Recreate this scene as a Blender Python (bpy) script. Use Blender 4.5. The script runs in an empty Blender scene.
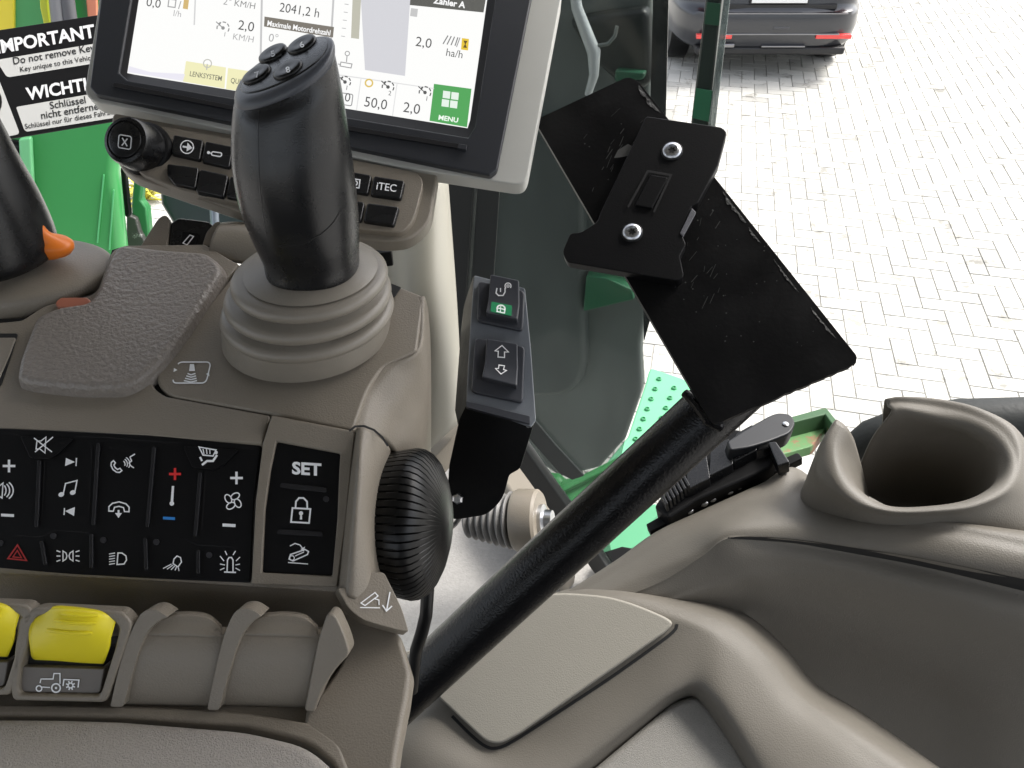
import bpy, bmesh, math, random
from mathutils import Vector, Matrix, noise
random.seed(7)
R = math.radians
EXPO = 1.45
scene = bpy.context.scene
col = scene.collection

# ------------------------------------------------------------------ camera
CAM = Vector((0, 0, 2.75)); PITCH = 40.0; F = 796.0
cf = Vector((0, math.cos(R(PITCH)), -math.sin(R(PITCH))))
cr = Vector((1, 0, 0)); cu = Vector((0, math.sin(R(PITCH)), math.cos(R(PITCH))))
cd = bpy.data.cameras.new('camera'); co = bpy.data.objects.new('camera', cd); col.objects.link(co)
co.location = CAM; co.rotation_euler = (R(90 - PITCH), 0, 0)
cd.sensor_width = 36; cd.lens = 36 * F / 1024; cd.clip_start = 0.02; cd.clip_end = 500
scene.camera = co

def ray(px, py): return cf + cr * ((px - 512) / F) + cu * ((384 - py) / F)
def P(px, py, d): return CAM + ray(px, py) * d

class Pl:
    """a flat surface of the cab: three measured points, or a point and a normal"""
    def __init__(s, a, b=None, c=None, n=None):
        s.o = P(*a) if len(a) == 3 and not isinstance(a, Vector) else a
        if n is None: s.n = (P(*b) - s.o).cross(P(*c) - s.o).normalized()
        else: s.n = Vector(n).normalized()
        if s.n.dot(CAM - s.o) < 0: s.n = -s.n
    def at(s, px, py, off=0.0):
        r = ray(px, py); o = s.o + s.n * off
        return CAM + r * ((o - CAM).dot(s.n) / r.dot(s.n))
    def dep(s, px, py): return (s.at(px, py) - CAM).dot(cf)

# ------------------------------------------------------------------ materials
def mat(name, c, rough=.5, bump=0, bscale=400, metal=0, spec=.5, coat=0, var=0, vscale=30, detail=3, emit=0, voron=False, rvar=0, dirt=None):
    m = bpy.data.materials.new(name); m.use_nodes = True
    nt = m.node_tree; N = nt.nodes; L = nt.links; b = N['Principled BSDF']
    c4 = (c[0], c[1], c[2], 1)
    b.inputs['Base Color'].default_value = c4; b.inputs['Roughness'].default_value = rough
    b.inputs['Metallic'].default_value = metal; b.inputs['Specular IOR Level'].default_value = spec
    b.inputs['Coat Weight'].default_value = coat; b.inputs['Coat Roughness'].default_value = .15
    tc = N.new('ShaderNodeTexCoord')
    if var or rvar or dirt:
        n = N.new('ShaderNodeTexNoise'); n.inputs['Scale'].default_value = vscale; n.inputs['Detail'].default_value = 6
        n.inputs['Roughness'].default_value = .6
        L.new(tc.outputs['Object'], n.inputs['Vector'])
        if var:
            mx = N.new('ShaderNodeMix'); mx.data_type = 'RGBA'
            mx.inputs[6].default_value = tuple(min(1, x * (1 - var)) for x in c) + (1,)
            mx.inputs[7].default_value = tuple(min(1, x * (1 + var)) for x in c) + (1,)
            L.new(n.outputs['Fac'], mx.inputs[0]); L.new(mx.outputs[2], b.inputs['Base Color'])
        if rvar:
            mr = N.new('ShaderNodeMapRange'); mr.inputs[1].default_value = .3; mr.inputs[2].default_value = .7
            mr.inputs[3].default_value = max(0, rough - rvar); mr.inputs[4].default_value = min(1, rough + rvar)
            L.new(n.outputs['Fac'], mr.inputs[0]); L.new(mr.outputs[0], b.inputs['Roughness'])
    if dirt:   # (colour, scale, threshold)  worn or dusty specks with a shape of their own
        dn = N.new('ShaderNodeTexNoise'); dn.inputs['Scale'].default_value = dirt[1]; dn.inputs['Detail'].default_value = 8
        dn.inputs['Roughness'].default_value = .75
        L.new(tc.outputs['Object'], dn.inputs['Vector'])
        rp = N.new('ShaderNodeMapRange'); rp.inputs[1].default_value = dirt[2]; rp.inputs[2].default_value = dirt[2] + .06
        L.new(dn.outputs['Fac'], rp.inputs[0])
        m2 = N.new('ShaderNodeMix'); m2.data_type = 'RGBA'
        src = b.inputs['Base Color'].links[0].from_socket if b.inputs['Base Color'].links else None
        if src: L.new(src, m2.inputs[6])
        else: m2.inputs[6].default_value = c4
        m2.inputs[7].default_value = dirt[0] + (1,)
        L.new(rp.outputs[0], m2.inputs[0]); L.new(m2.outputs[2], b.inputs['Base Color'])
    if bump:
        if voron:
            n2 = N.new('ShaderNodeTexVoronoi'); n2.inputs['Scale'].default_value = bscale; n2.feature = 'SMOOTH_F1'; out = n2.outputs['Distance']
        else:
            n2 = N.new('ShaderNodeTexNoise'); n2.inputs['Scale'].default_value = bscale; n2.inputs['Detail'].default_value = detail; out = n2.outputs['Fac']
        L.new(tc.outputs['Object'], n2.inputs['Vector'])
        bp = N.new('ShaderNodeBump'); bp.inputs['Strength'].default_value = bump; bp.inputs['Distance'].default_value = .001
        L.new(out, bp.inputs['Height']); L.new(bp.outputs[0], b.inputs['Normal'])
    if emit:
        b.inputs['Emission Color'].default_value = c4; b.inputs['Emission Strength'].default_value = emit
    return m

# ------------------------------------------------------------------ mesh builder
def rp(pts, seg=6):
    """round polygon corners: pts are (x, y) or (x, y, r) in the traced outline"""
    out = []; n = len(pts)
    for i, p in enumerate(pts):
        if len(p) == 2 or p[2] == 0: out.append((p[0], p[1])); continue
        a = Vector(pts[i - 1][:2]); b = Vector(p[:2]); c = Vector(pts[(i + 1) % n][:2]); r = p[2]
        da = (a - b); dc = (c - b)
        ra = min(r, da.length * .49); rc = min(r, dc.length * .49)
        A = b + da.normalized() * ra; Cc = b + dc.normalized() * rc
        for k in range(seg + 1):
            t = k / seg; q = A * (1 - t) ** 2 + b * 2 * t * (1 - t) + Cc * t * t
            out.append((q.x, q.y))
    return out

def cr_pts(pts, n):
    """Catmull-Rom through pts (tuples of any length), n samples, by arc length of the first two coords"""
    V = [Vector(p) for p in pts]
    if len(V) == 2: return [V[0].lerp(V[1], i / (n - 1)) for i in range(n)]
    ext = [V[0] * 2 - V[1]] + V + [V[-1] * 2 - V[-2]]
    dense = []
    for i in range(1, len(ext) - 2):
        p0, p1, p2, p3 = ext[i - 1:i + 3]
        for k in range(16):
            t = k / 16
            dense.append(.5 * ((2 * p1) + (p2 - p0) * t + (2 * p0 - 5 * p1 + 4 * p2 - p3) * t * t + (3 * p1 - p0 - 3 * p2 + p3) * t ** 3))
    dense.append(V[-1])
    L = [0]
    for a, b in zip(dense, dense[1:]): L.append(L[-1] + (b - a).length)
    out = []; j = 0
    for i in range(n):
        s = L[-1] * i / (n - 1)
        while j < len(L) - 2 and L[j + 1] < s: j += 1
        t = (s - L[j]) / max(1e-9, L[j + 1] - L[j]); out.append(dense[j].lerp(dense[j + 1], min(1, max(0, t))))
    return out

class MB:
    def __init__(s): s.v = []; s.f = []; s.k = 0
    def add(s, vs, fs):
        o = len(s.v); s.v += [Vector(v) for v in vs]; s.f += [tuple(o + i for i in f) for f in fs]; return s
    def slab(s, pts, pl, off=0, th=.005, taper=0):
        fr = [pl.at(x, y, off) for x, y in pts]
        if taper:
            c = sum(fr, Vector()) / len(fr)
            bk = [v - pl.n * th + (v - c).normalized() * taper for v in fr]
        else: bk = [v - pl.n * th for v in fr]
        n = len(pts)
        a2 = sum(pts[i][0] * pts[(i + 1) % n][1] - pts[(i + 1) % n][0] * pts[i][1] for i in range(n))
        fs = [tuple(range(n)), tuple(range(2 * n - 1, n - 1, -1))] + [(i, n + i, n + (i + 1) % n, (i + 1) % n) for i in range(n)]
        if a2 > 0: fs = [f[::-1] for f in fs]
        return s.add(fr + bk, fs)
    def frame(s, outer, inner, pl, off=0, th=.005, off2=None):
        off2 = off if off2 is None else off2; n = len(outer)
        a = [pl.at(x, y, off) for x, y in outer]; b = [pl.at(x, y, off2) for x, y in inner]
        c = [v - pl.n * th for v in b]; d = [v - pl.n * th for v in a]
        vs = a + b + c + d; fs = []
        for q in range(4):
            for i in range(n):
                j = (i + 1) % n; q2 = (q + 1) % 4
                fs.append((q * n + i, q * n + j, q2 * n + j, q2 * n + i))
        return s.add(vs, fs)
    def flat(s, pts, pl, off=0):
        s.k += 1
        n = len(pts); a2 = sum(pts[i][0] * pts[(i + 1) % n][1] - pts[(i + 1) % n][0] * pts[i][1] for i in range(n))
        f = tuple(range(n)); f = f[::-1] if a2 > 0 else f
        return s.add([pl.at(x, y, off + s.k * 3e-5) for x, y in pts], [f])
    def line(s, pts, w, pl, off=0, closed=False):
        """painted stroke of pixel width w with mitred corners"""
        s.k += 1; V = [Vector(p[:2]) for p in pts]; n = len(V); A = []; B = []
        for i in range(n):
            a = V[i - 1] if (i > 0 or closed) else None; c = V[(i + 1) % n] if (i < n - 1 or closed) else None
            d1 = (V[i] - a).normalized() if a is not None else None; d2 = (c - V[i]).normalized() if c is not None else None
            if d1 is None: d1 = d2
            if d2 is None: d2 = d1
            t = (d1 + d2); t = t.normalized() if t.length > 1e-6 else d1
            nn = Vector((-t.y, t.x)); k = w / 2 / max(.5, nn.dot(Vector((-d1.y, d1.x))))
            A.append(V[i] + nn * k); B.append(V[i] - nn * k)
        vs = [pl.at(p.x, p.y, off + s.k * 3e-5) for p in A + B]
        fs = [(i, i + 1, n + i + 1, n + i) for i in range(n - 1)]
        if closed: fs.append((n - 1, 0, n, 2 * n - 1))
        return s.add(vs, fs)
    def arc(s, cx, cy, rx, ry, a0, a1, w, pl, off=0, rot=0, n=18):
        pts = []
        for i in range(n + 1):
            a = R(a0 + (a1 - a0) * i / n); x = rx * math.cos(a); y = ry * math.sin(a)
            c, q = math.cos(R(rot)), math.sin(R(rot)); pts.append((cx + x * c - y * q, cy + x * q + y * c))
        full = abs(a1 - a0) >= 359.9
        return s.line(pts[:-1] if full else pts, w, pl, off, closed=full)
    def disc(s, cx, cy, rx, ry, pl, off=0, n=20, rot=0):
        c, q = math.cos(R(rot)), math.sin(R(rot)); pts = []
        for i in range(n):
            a = 2 * math.pi * i / n; x = rx * math.cos(a); y = ry * math.sin(a); pts.append((cx + x * c - y * q, cy + x * q + y * c))
        return s.flat(pts, pl, off)
    def box(s, c, ax, ay, az):
        c, ax, ay, az = map(Vector, (c, ax, ay, az))
        vs = [c + ax * i + ay * j + az * k for i in (-1, 1) for j in (-1, 1) for k in (-1, 1)]
        fs = [(0, 1, 3, 2), (4, 6, 7, 5), (0, 4, 5, 1), (2, 3, 7, 6), (0, 2, 6, 4), (1, 5, 7, 3)]
        return s.add(vs, fs)
    def rings(s, rs, closed=True, cap0=True, cap1=True):
        n = len(rs[0]); vs = [v for r in rs for v in r]; fs = []
        for i in range(len(rs) - 1):
            for j in range(n if closed else n - 1):
                k = (j + 1) % n; fs.append((i * n + j, i * n + k, (i + 1) * n + k, (i + 1) * n + j))
        if closed and cap0: fs.append(tuple(range(n - 1, -1, -1)))
        if closed and cap1: fs.append(tuple((len(rs) - 1) * n + j for j in range(n)))
        return s.add(vs, fs)
    def lathe(s, o, ax, prof, seg=48, sx=1.0, ref=None, mod=None):
        ax = Vector(ax).normalized(); ref = Vector(ref) if ref else (Vector((0, 0, 1)) if abs(ax.z) < .9 else Vector((1, 0, 0)))
        e1 = (ref - ax * ref.dot(ax)).normalized(); e2 = ax.cross(e1)
        rs = []
        for i, (r, h) in enumerate(prof):
            r = max(r, 1e-5)
            rs.append([Vector(o) + ax * h + (e1 * math.cos(2 * math.pi * j / seg) * sx + e2 * math.sin(2 * math.pi * j / seg)) * (r * (mod(j, i) if mod else 1)) for j in range(seg)])
        return s.rings(rs)
    def tube(s, pts, rad, seg=16):
        V = [Vector(p) for p in pts]; rs = []; e1 = None
        for i, v in enumerate(V):
            t = (V[min(i + 1, len(V) - 1)] - V[max(i - 1, 0)]).normalized()
            if e1 is None: e1 = t.orthogonal().normalized()
            e1 = (e1 - t * e1.dot(t)).normalized(); e2 = t.cross(e1)
            r = rad[i] if isinstance(rad, (list, tuple)) else rad
            rs.append([v + (e1 * math.cos(2 * math.pi * j / seg) + e2 * math.sin(2 * math.pi * j / seg)) * r for j in range(seg)])
        return s.rings(rs)
    def loft(s, rails, nu=40, nv=6, closed=False):
        """rails: lists of (px, py, depth); smooth surface through them"""
        if closed: rr = [[Vector(q) for q in closed_cr(r, nu)] for r in rails]
        else: rr = [cr_pts(r, nu) for r in rails]
        rows = []
        K = len(rr)
        for i in range(K - 1):
            for k in range(nv):
                t = k / nv; row = []
                for j in range(nu):
                    p1 = rr[i][j]; p2 = rr[i + 1][j]
                    p0 = rr[i - 1][j] if i > 0 else p1 * 2 - p2; p3 = rr[i + 2][j] if i + 2 < K else p2 * 2 - p1
                    q = .5 * ((2 * p1) + (p2 - p0) * t + (2 * p0 - 5 * p1 + 4 * p2 - p3) * t * t + (3 * p1 - p0 - 3 * p2 + p3) * t ** 3)
                    row.append(P(q[0], q[1], q[2]))
                rows.append(row)
        rows.append([P(*rr[-1][j]) for j in range(nu)])
        return s.rings(rows, closed=closed, cap0=False, cap1=False)
    def tree(s):
        from mathutils.bvhtree import BVHTree
        return BVHTree.FromPolygons([tuple(v) for v in s.v], s.f)
    def surf_line(s, tree, pts, w, off=.0003, n=24):
        """a thin line that follows a curved surface"""
        s.k += 1; V = cr_pts(pts, n); rows = []
        for i, v in enumerate(V):
            t = (V[min(i + 1, n - 1)] - V[max(i - 1, 0)]).normalized(); nn = Vector((-t.y, t.x)) * ((w(i / (n - 1)) if callable(w) else w) / 2)
            r_ = []
            for sg_ in (-1, 1):
                d_ = ray(v.x + nn.x * sg_, v.y + nn.y * sg_).normalized(); h, nr, _, _ = tree.ray_cast(CAM, d_)
                if h is None: r_ = None; break
                r_.append(h - d_ * off)
            if r_: rows.append(r_)
        if len(rows) > 1: s.rings(rows, closed=False)
        return s
    def build(s, name, m, parent=None, bevel=0, seg=3, smooth=True, solid=0, ang=35, sub=0, fix=True):
        me = bpy.data.meshes.new(name); me.from_pydata([tuple(v) for v in s.v], [], s.f)
        bm = bmesh.new(); bm.from_mesh(me)
        if fix: bmesh.ops.recalc_face_normals(bm, faces=bm.faces)
        if solid:
            bm.normal_update()
            t = sum((fc.normal.dot(CAM - fc.calc_center_median()) * fc.calc_area() for fc in bm.faces))
            if t < 0: bmesh.ops.reverse_faces(bm, faces=bm.faces)
        bm.to_mesh(me); bm.free()
        if smooth:
            for p in me.polygons: p.use_smooth = True
        me.materials.append(m)
        o = bpy.data.objects.new(name, me); col.objects.link(o)
        # the origin goes to the middle of the mesh
        c = sum((v.co for v in me.vertices), Vector()) / max(1, len(me.vertices))
        me.transform(Matrix.Translation(-c)); o.location = c
        if parent is not None:
            o.parent = parent; o.matrix_parent_inverse = Matrix.Identity(4)
            o.location = c - world_loc(parent)
        if solid:
            md = o.modifiers.new('solid', 'SOLIDIFY'); md.thickness = abs(solid); md.offset = -1 if solid > 0 else 1
        if bevel:
            md = o.modifiers.new('bevel', 'BEVEL'); md.width = bevel; md.segments = seg; md.limit_method = 'ANGLE'; md.angle_limit = R(ang)
            md.harden_normals = True
        elif smooth and ang < 90:
            me.set_sharp_from_angle(angle=R(ang))
        if sub:
            md = o.modifiers.new('sub', 'SUBSURF'); md.levels = sub; md.render_levels = sub
        return o

def closed_cr(pts, n):
    V = [Vector(p) for p in pts]; m = len(V); dense = []
    for i in range(m):
        p0, p1, p2, p3 = V[i - 1], V[i], V[(i + 1) % m], V[(i + 2) % m]
        for k in range(16):
            t = k / 16; dense.append(.5 * ((2 * p1) + (p2 - p0) * t + (2 * p0 - 5 * p1 + 4 * p2 - p3) * t * t + (3 * p1 - p0 - 3 * p2 + p3) * t ** 3))
    dense.append(V[0].copy()); L = [0]
    for a, b in zip(dense, dense[1:]): L.append(L[-1] + (b - a).length)
    out = []; j = 0
    for i in range(n):
        s = L[-1] * i / n
        while L[j + 1] < s: j += 1
        out.append(dense[j].lerp(dense[j + 1], (s - L[j]) / max(1e-9, L[j + 1] - L[j])))
    return out

def world_loc(o):
    v = Vector(o.location)
    while o.parent is not None: o = o.parent; v = v + Vector(o.location)
    return v
def tag(o, label=None, cat=None, group=None, kind=None):
    if label: o['label'] = label
    if cat: o['category'] = cat
    if group: o['group'] = group
    if kind: o['kind'] = kind
    return o
def thing(name, label, cat, loc, group=None):
    o = bpy.data.objects.new(name, None); col.objects.link(o); o.location = loc; o.empty_display_size = .02
    return tag(o, label, cat, group)

def text_into(mb, s, px, py, h, pl, ang=0, off=0, bold=0, sx=1.0, align='CENTER', shear=0):
    """lettering of cap height h (in traced pixels) laid on a flat surface; px,py = baseline centre/left"""
    cu_ = bpy.data.curves.new('t', 'FONT'); cu_.body = s; cu_.size = 1; cu_.align_x = align; cu_.offset = bold; cu_.shear = shear
    cu_.resolution_u = 3
    to = bpy.data.objects.new('t', cu_); col.objects.link(to)
    dg = bpy.context.evaluated_depsgraph_get(); me = bpy.data.meshes.new_from_object(to.evaluated_get(dg))
    k = h / .69; ca, sa = math.cos(R(ang)), math.sin(R(ang)); mb.k += 1
    vs = []
    for v in me.vertices:
        x = v.co.x * k * sx; y = v.co.y * k
        vs.append(pl.at(px + x * ca + y * sa, py + x * sa - y * ca, off + mb.k * 3e-5))
    mb.add(vs, [tuple(p.vertices) for p in me.polygons])
    bpy.data.objects.remove(to); bpy.data.curves.remove(cu_); bpy.data.meshes.remove(me)
    return mb
def circ(cx, cy, rx, ry=None, n=24, rot=0):
    ry = ry or rx; c, q = math.cos(R(rot)), math.sin(R(rot)); out = []
    for i in range(n):
        a = 2 * math.pi * i / n; x = rx * math.cos(a); y = ry * math.sin(a); out.append((cx + x * c - y * q, cy + x * q + y * c))
    return out
# ------------------------------------------------------------------ materials
TAN = (.208, .182, .146)
M = {}
M['tan'] = mat('tan_plastic', TAN, .40, bump=.3, bscale=1100, detail=2, dirt=((.30, .27, .22), 420, .735), var=.06, vscale=25, rvar=.06, spec=.4)
M['tan2'] = mat('tan_plastic_light', (.220, .195, .158), .42, bump=.25, bscale=1100, var=.04, vscale=20, spec=.4)
M['boot'] = mat('boot_rubber', (.20, .180, .150), .38, bump=.15, bscale=1100, var=.05, vscale=40, spec=.45)
M['padtex'] = mat('grained_pad', (.20, .177, .155), .42, bump=1.0, bscale=430, detail=2, var=.12, vscale=400, spec=.65)
M['fabric'] = mat('soft_grey_pad', (.335, .31, .28), .9, bump=.8, bscale=1300, detail=5, var=.22, vscale=800, spec=.1)
M['key'] = mat('black_keypad', (.0035, .0035, .004), .42, bump=.06, bscale=2500, spec=.22, var=.2, vscale=60)
M['ridge'] = mat('black_ridge', (.016, .016, .018), .24, spec=.5)
M['gap'] = mat('dark_gap', (.006, .006, .006), .8)
M['white'] = mat('white_print', (.85, .86, .87), .5)
M['red'] = mat('red_print', (.7, .03, .03), .5)
M['darkred'] = mat('dark_red_print', (.38, .025, .025), .5)
M['blue'] = mat('blue_print', (.03, .22, .6), .5)
M['grip'] = mat('black_grip_plastic', (.0055, .0058, .0066), .27, bump=.12, bscale=1400, spec=.5, rvar=.06, vscale=40)
M['gripcap'] = mat('grey_cap_plastic', (.06, .064, .075), .33, bump=.08, bscale=1800, spec=.4)
M['rubber'] = mat('black_rubber', (.004, .004, .004), .32, bump=.05, bscale=1500, spec=.32)
M['yellow'] = mat('yellow_plastic', (.78, .66, .02), .38, bump=.05, bscale=900, spec=.45, var=.04, vscale=60)
M['orange'] = mat('orange_plastic', (.8, .2, .02), .38, spec=.45, var=.06, vscale=60)

A = Pl((300, 330, .46), (100, 330, .46), (200, 400, .43))
B = Pl((0, 430, .418), (340, 440, .416), (170, 588, .397))

con = thing('armrest_console', 'tan plastic control armrest with rows of black keys and switch paddles', 'control console', P(170, 520, .46))
MB().slab(rp([(-60, 322), (25, 318), (45, 305), (100, 292), (112, 250), (125, 246), (215, 246), (240, 266), (380, 284), (405, 300), (402, 355), (372, 372), (358, 400), (348, 436), (150, 436), (-60, 428)]), A, -.004, .06).build('inner_shell', M['gap'], con)
top = MB().slab(rp([(-60, 328), (22, 320, 3), (45, 305, 8), (96, 294, 10), (112, 250, 6), (125, 245, 4), (205, 244), (228, 258), (239, 264), (153, 370, 10), (151, 386, 8), (165, 396, 5), (270, 415), (262, 443.5), (150, 435), (60, 431), (-60, 428)]), A, 0, .02).build('top_trim', M['tan'], con, bevel=.0012)
jp = MB().slab(rp([(242, 263), (290, 262), (386, 281, 4), (424, 296, 5), (417, 350, 3), (400, 358, 10), (383, 366, 10), (367, 390, 12), (353, 431), (272, 413.5), (168, 395, 8), (155.5, 382, 8), (158, 369, 8)]), A, .0008, .02).build('joystick_panel', M['tan'], con, bevel=.0018, seg=4)
# rounded flank of the console beside the joystick
MB().loft([[(424, 296, .474), (418, 350, .452), (385, 366, .444), (368, 390, .436), (354, 431, .421)],
           [(426, 300, .478), (422, 352, .456), (396, 372, .446), (378, 398, .438), (366, 434, .424)],
           [(429, 318, .49), (427, 370, .468), (410, 398, .455), (396, 420, .447), (386, 440, .437)],
           [(431, 360, .52), (431, 400, .50), (428, 430, .49), (420, 455, .48), (405, 470, .47)],
           [(431, 430, .60), (431, 450, .60), (430, 470, .60), (428, 490, .60), (424, 520, .60)]], 40, 6).build('side_wall', M['tan'], con, solid=.004)
MB().slab(rp([(388, 282), (401, 287), (394, 297, 2), (381, 292)]), A, .0022, .001).build('slot', M['gap'], con, bevel=.0003)
# joystick icon on the panel
ic = MB(); w = 1.3
fr = rp([(178, 362, 5), (211, 362, 5), (206, 383, 5), (172, 383, 5)])
n = len(fr)
ic.line(fr[2:n // 2 - 1], w, A, .0012).line(fr[n // 2 + 1:n - 1], w, A, .0012)
ic.line(fr[n // 2 - 3:n // 2 + 2], w, A, .0012)
ic.flat([(190, 364), (194, 364), (195, 371), (189, 371)], A, .0012)
for k in range(4): ic.line([(187.5 - k * 1.2, 373.4 + k * 2.4), (191 , 374.8 + k * 2.4), (195.5 + k * .5, 373.4 + k * 2.4)], 1.3, A, .0012)
ic.flat([(174, 368), (177.5, 370), (173.5, 372)], A, .0012).flat([(209, 372), (206, 374), (209.5, 376.5)], A, .0012)
ic.build('printed_symbol', M['white'], jp, fix=False, smooth=False)

# grained elbow pad
pad = MB().slab(rp([(118, 244, 7), (160, 249, 10), (204, 252, 6), (217, 261, 6), (221, 270, 5), (192, 316, 20), (166, 352, 20), (147, 372, 16), (124, 386, 12), (75, 386, 10), (28, 381, 6), (17, 377, 4), (20, 358, 8), (37, 315, 9), (60, 306, 8), (90, 302, 9), (99, 288, 8), (108, 262, 12)]), A, .0075, .012, taper=.0035)
pad.build('grained_pad', M['padtex'], con, bevel=.0045, seg=6)
MB().slab(rp([(-60, 333), (18, 333, 3), (12, 352), (0, 388, 6), (-60, 388)]), A, .0006, .012).build('recess', M['gap'], con, bevel=.0006)
MB().slab(rp([(-60, 337), (16, 337, 3), (9, 356), (-3, 384, 6), (-60, 384)]), A, .0012, .012).build('inset_lid', M['tan2'], con, bevel=.001)
MB().slab(rp([(54, 303, 5), (60, 297, 4), (88, 297, 4), (92, 303, 4), (84, 308, 4), (58, 308, 4)]), A, .003, .004).build('indicator', mat('dull_orange', (.36, .13, .08), .4), con, bevel=.001)

# ---- main key panel
keys = MB().slab(rp([(-60, 425), (0, 428), (150, 435), (261, 443.5), (254, 500), (250, 583), (-60, 569)]), B, .0002, .012).build('key_panel', M['key'], con, bevel=.0008)
KO = .0006
def ridge(p, w=4, o=.0014):
    (x0, y0), (x1, y1) = p
    dx, dy = x1 - x0, y1 - y0; L = math.hypot(dx, dy); nx, ny = -dy / L * w / 2, dx / L * w / 2
    q = rp([(x0 + nx, y0 + ny, w * .45), (x0 - nx, y0 - ny, w * .45), (x1 - nx, y1 - ny, w * .45), (x1 + nx, y1 + ny, w * .45)], 3)
    MB().slab(q, B, o, .003).build('divider_ridge', M['ridge'], keys, bevel=.0006)
for p in [((39, 460), (36, 527)), ((98, 443), (93, 525)), ((154, 447), (147, 527)), ((200, 472), (195, 536)), ((41, 541), (45, 565)), ((145, 538), (146, 570)), ((198, 550), (198, 574)), ((91, 534), (91, 568))]: ridge(p, 3.2)
def groove(pts, w=1.2):
    MB().line(pts, w, B, .0005).build('groove', M['ridge'], keys, fix=False)
for p in [[(45, 462), (42, 522)], [(18, 535), (40, 537), (56, 530), (90, 533)], [(180, 537), (198, 545), (236, 547)], [(2, 433), (22, 435)], [(75, 436), (110, 438), (180, 443)], [(92, 447), (88, 524)], [(206, 473), (202, 532)], [(238, 447), (258, 449)]]: groove(p, .9)
for q in [[(20, 436), (73, 439), (60, 452), (50, 459), (30, 458)], [(183, 446), (238, 450), (222, 466), (214, 470), (192, 467)]]:
    MB().slab(rp([(x, y, 3) for x, y in q]), B, .0016, .004).build('key', M['key'], keys, bevel=.0007)
for x, y in [(0, 543), (53, 536), (103, 540), (156, 542), (209, 555), (326, 499)]:
    MB().slab(circ(x, y, 3), B, .0007, .001).build('indicator_dot', mat('smoked_lens', (.03, .03, .034), .3), keys)

def icon(name, m, fn, parent=None, pl=None, off=KO):
    q = MB(); fn(q, pl or B, off); return q.build(name, m, parent or keys, fix=False, smooth=False)
W = M['white']
def plus(x, y, r, w): return lambda q, p, o: q.flat([(x - w, y - r), (x + w, y - r), (x + w, y - w), (x + r, y - w), (x + r, y + w), (x + w, y + w), (x + w, y + r), (x - w, y + r), (x - w, y + w), (x - r, y + w), (x - r, y - w), (x - w, y - w)], p, o)
def minus(x, y, r, w): return lambda q, p, o: q.flat([(x - r, y - w), (x + r, y - w + .6), (x + r, y + w + .6), (x - r, y + w)], p, o)
icon('plus_symbol', W, plus(9, 466, 6.3, 1.2)); icon('minus_symbol', W, minus(7.5, 515, 6.5, 1.4))
def f(q, p, o):   # loudspeaker with waves, cut by the frame edge
    q.line([(-8, 488), (-3, 488), (3, 483), (2, 498), (-4, 494), (-8, 494)], 1.3, p, o, closed=True)
    for k in range(3): q.arc(1, 490.5, 5 + 3.6 * k, 6.5 + 2 * k, -50, 50, 1.3, p, o)
icon('volume_symbol', W, f)
def f(q, p, o):   # muted loudspeaker
    o += .0012
    q.line([(37, 441), (41, 441), (46, 437), (45, 453), (40, 449), (36, 449)], 1.1, p, o, closed=True)
    q.line([(34, 438), (52, 452)], 1.2, p, o); q.line([(35, 452), (53, 437)], 1.2, p, o)
icon('mute_symbol', W, f)
def f(q, p, o):
    q.flat([(66, 458), (75, 462), (65, 466)], p, o); q.line([(76.5, 458), (76, 466)], 1.2, p, o)
    q.flat([(75, 507), (65, 511), (74, 516)], p, o); q.line([(64.5, 508), (64, 515)], 1.2, p, o)
icon('skip_symbol', W, f)
def f(q, p, o):   # notes
    q.line([(63.5, 493), (65.5, 483.5), (77, 480.5), (75, 491)], 1.3, p, o)
    q.disc(61.3, 494.5, 3, 2.3, p, o, rot=-20); q.disc(72.8, 492.5, 3, 2.3, p, o, rot=-20)
icon('music_symbol', W, f)
def handset(q, x, y, sc, rot, p, o, w=1.3):
    c, s_ = math.cos(R(rot)), math.sin(R(rot))
    pts = [(-9, 3), (-9, -1), (-6, -4), (0, -5.5), (6, -4), (9, -1), (9, 3), (5, 3), (4, -.5), (0, -1.5), (-4, -.5), (-5, 3)]
    q.line([(x + (a * c - b * s_) * sc, y + (a * s_ + b * c) * sc) for a, b in pts], w, p, o, closed=True)
def f(q, p, o):
    handset(q, 116, 467, .72, -130, p, o)
    for k in range(3): q.arc(122, 464, 3 + 2.4 * k, 3.5 + 2 * k, -45, 45, 1, p, o, rot=180 - 195)
    q.line([(135, 454), (130, 457), (131.5, 461), (129, 463), (131, 466), (134, 468)], 1.2, p, o)
icon('call_symbol', W, f)
def f(q, p, o):
    handset(q, 119, 508, 1.12, 2, p, o)
    q.line([(118.5, 510), (118.5, 514)], 2, p, o); q.flat([(115, 513), (122, 513), (118.5, 518)], p, o)
icon('hang_up_symbol', W, f)
icon('warmer_symbol', M['red'], plus(175, 474, 6, 1.2))
def f(q, p, o):
    q.flat([(171.8, 486), (174.2, 486), (173.2, 502), (170.6, 502)], p, o); q.disc(171.8, 503.5, 2.3, 2.3, p, o)
icon('temperature_symbol', W, f)
icon('cooler_symbol', M['blue'], minus(169, 518, 6, 1.4))
def f(q, p, o):   # windscreen and air flow
    o += .0012
    q.line([(199, 447), (216, 450), (213, 456), (203, 455)], 1.3, p, o, closed=True)
    for k in range(3): q.line([(203 + 3.4 * k, 449), (204 + 3 * k, 454)], 1, p, o)
    q.line([(200, 457), (202, 461)], 2, p, o); q.line([(202, 465), (207, 461), (213, 461), (217, 455)], 2.2, p, o); q.disc(216, 452.5, 1.8, 1.8, p, o)
icon('air_flow_symbol', W, f)
icon('plus_symbol', W, plus(236.5, 478, 6.3, 1.2)); icon('minus_symbol', W, minus(229, 525, 6.5, 1.5))
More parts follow.
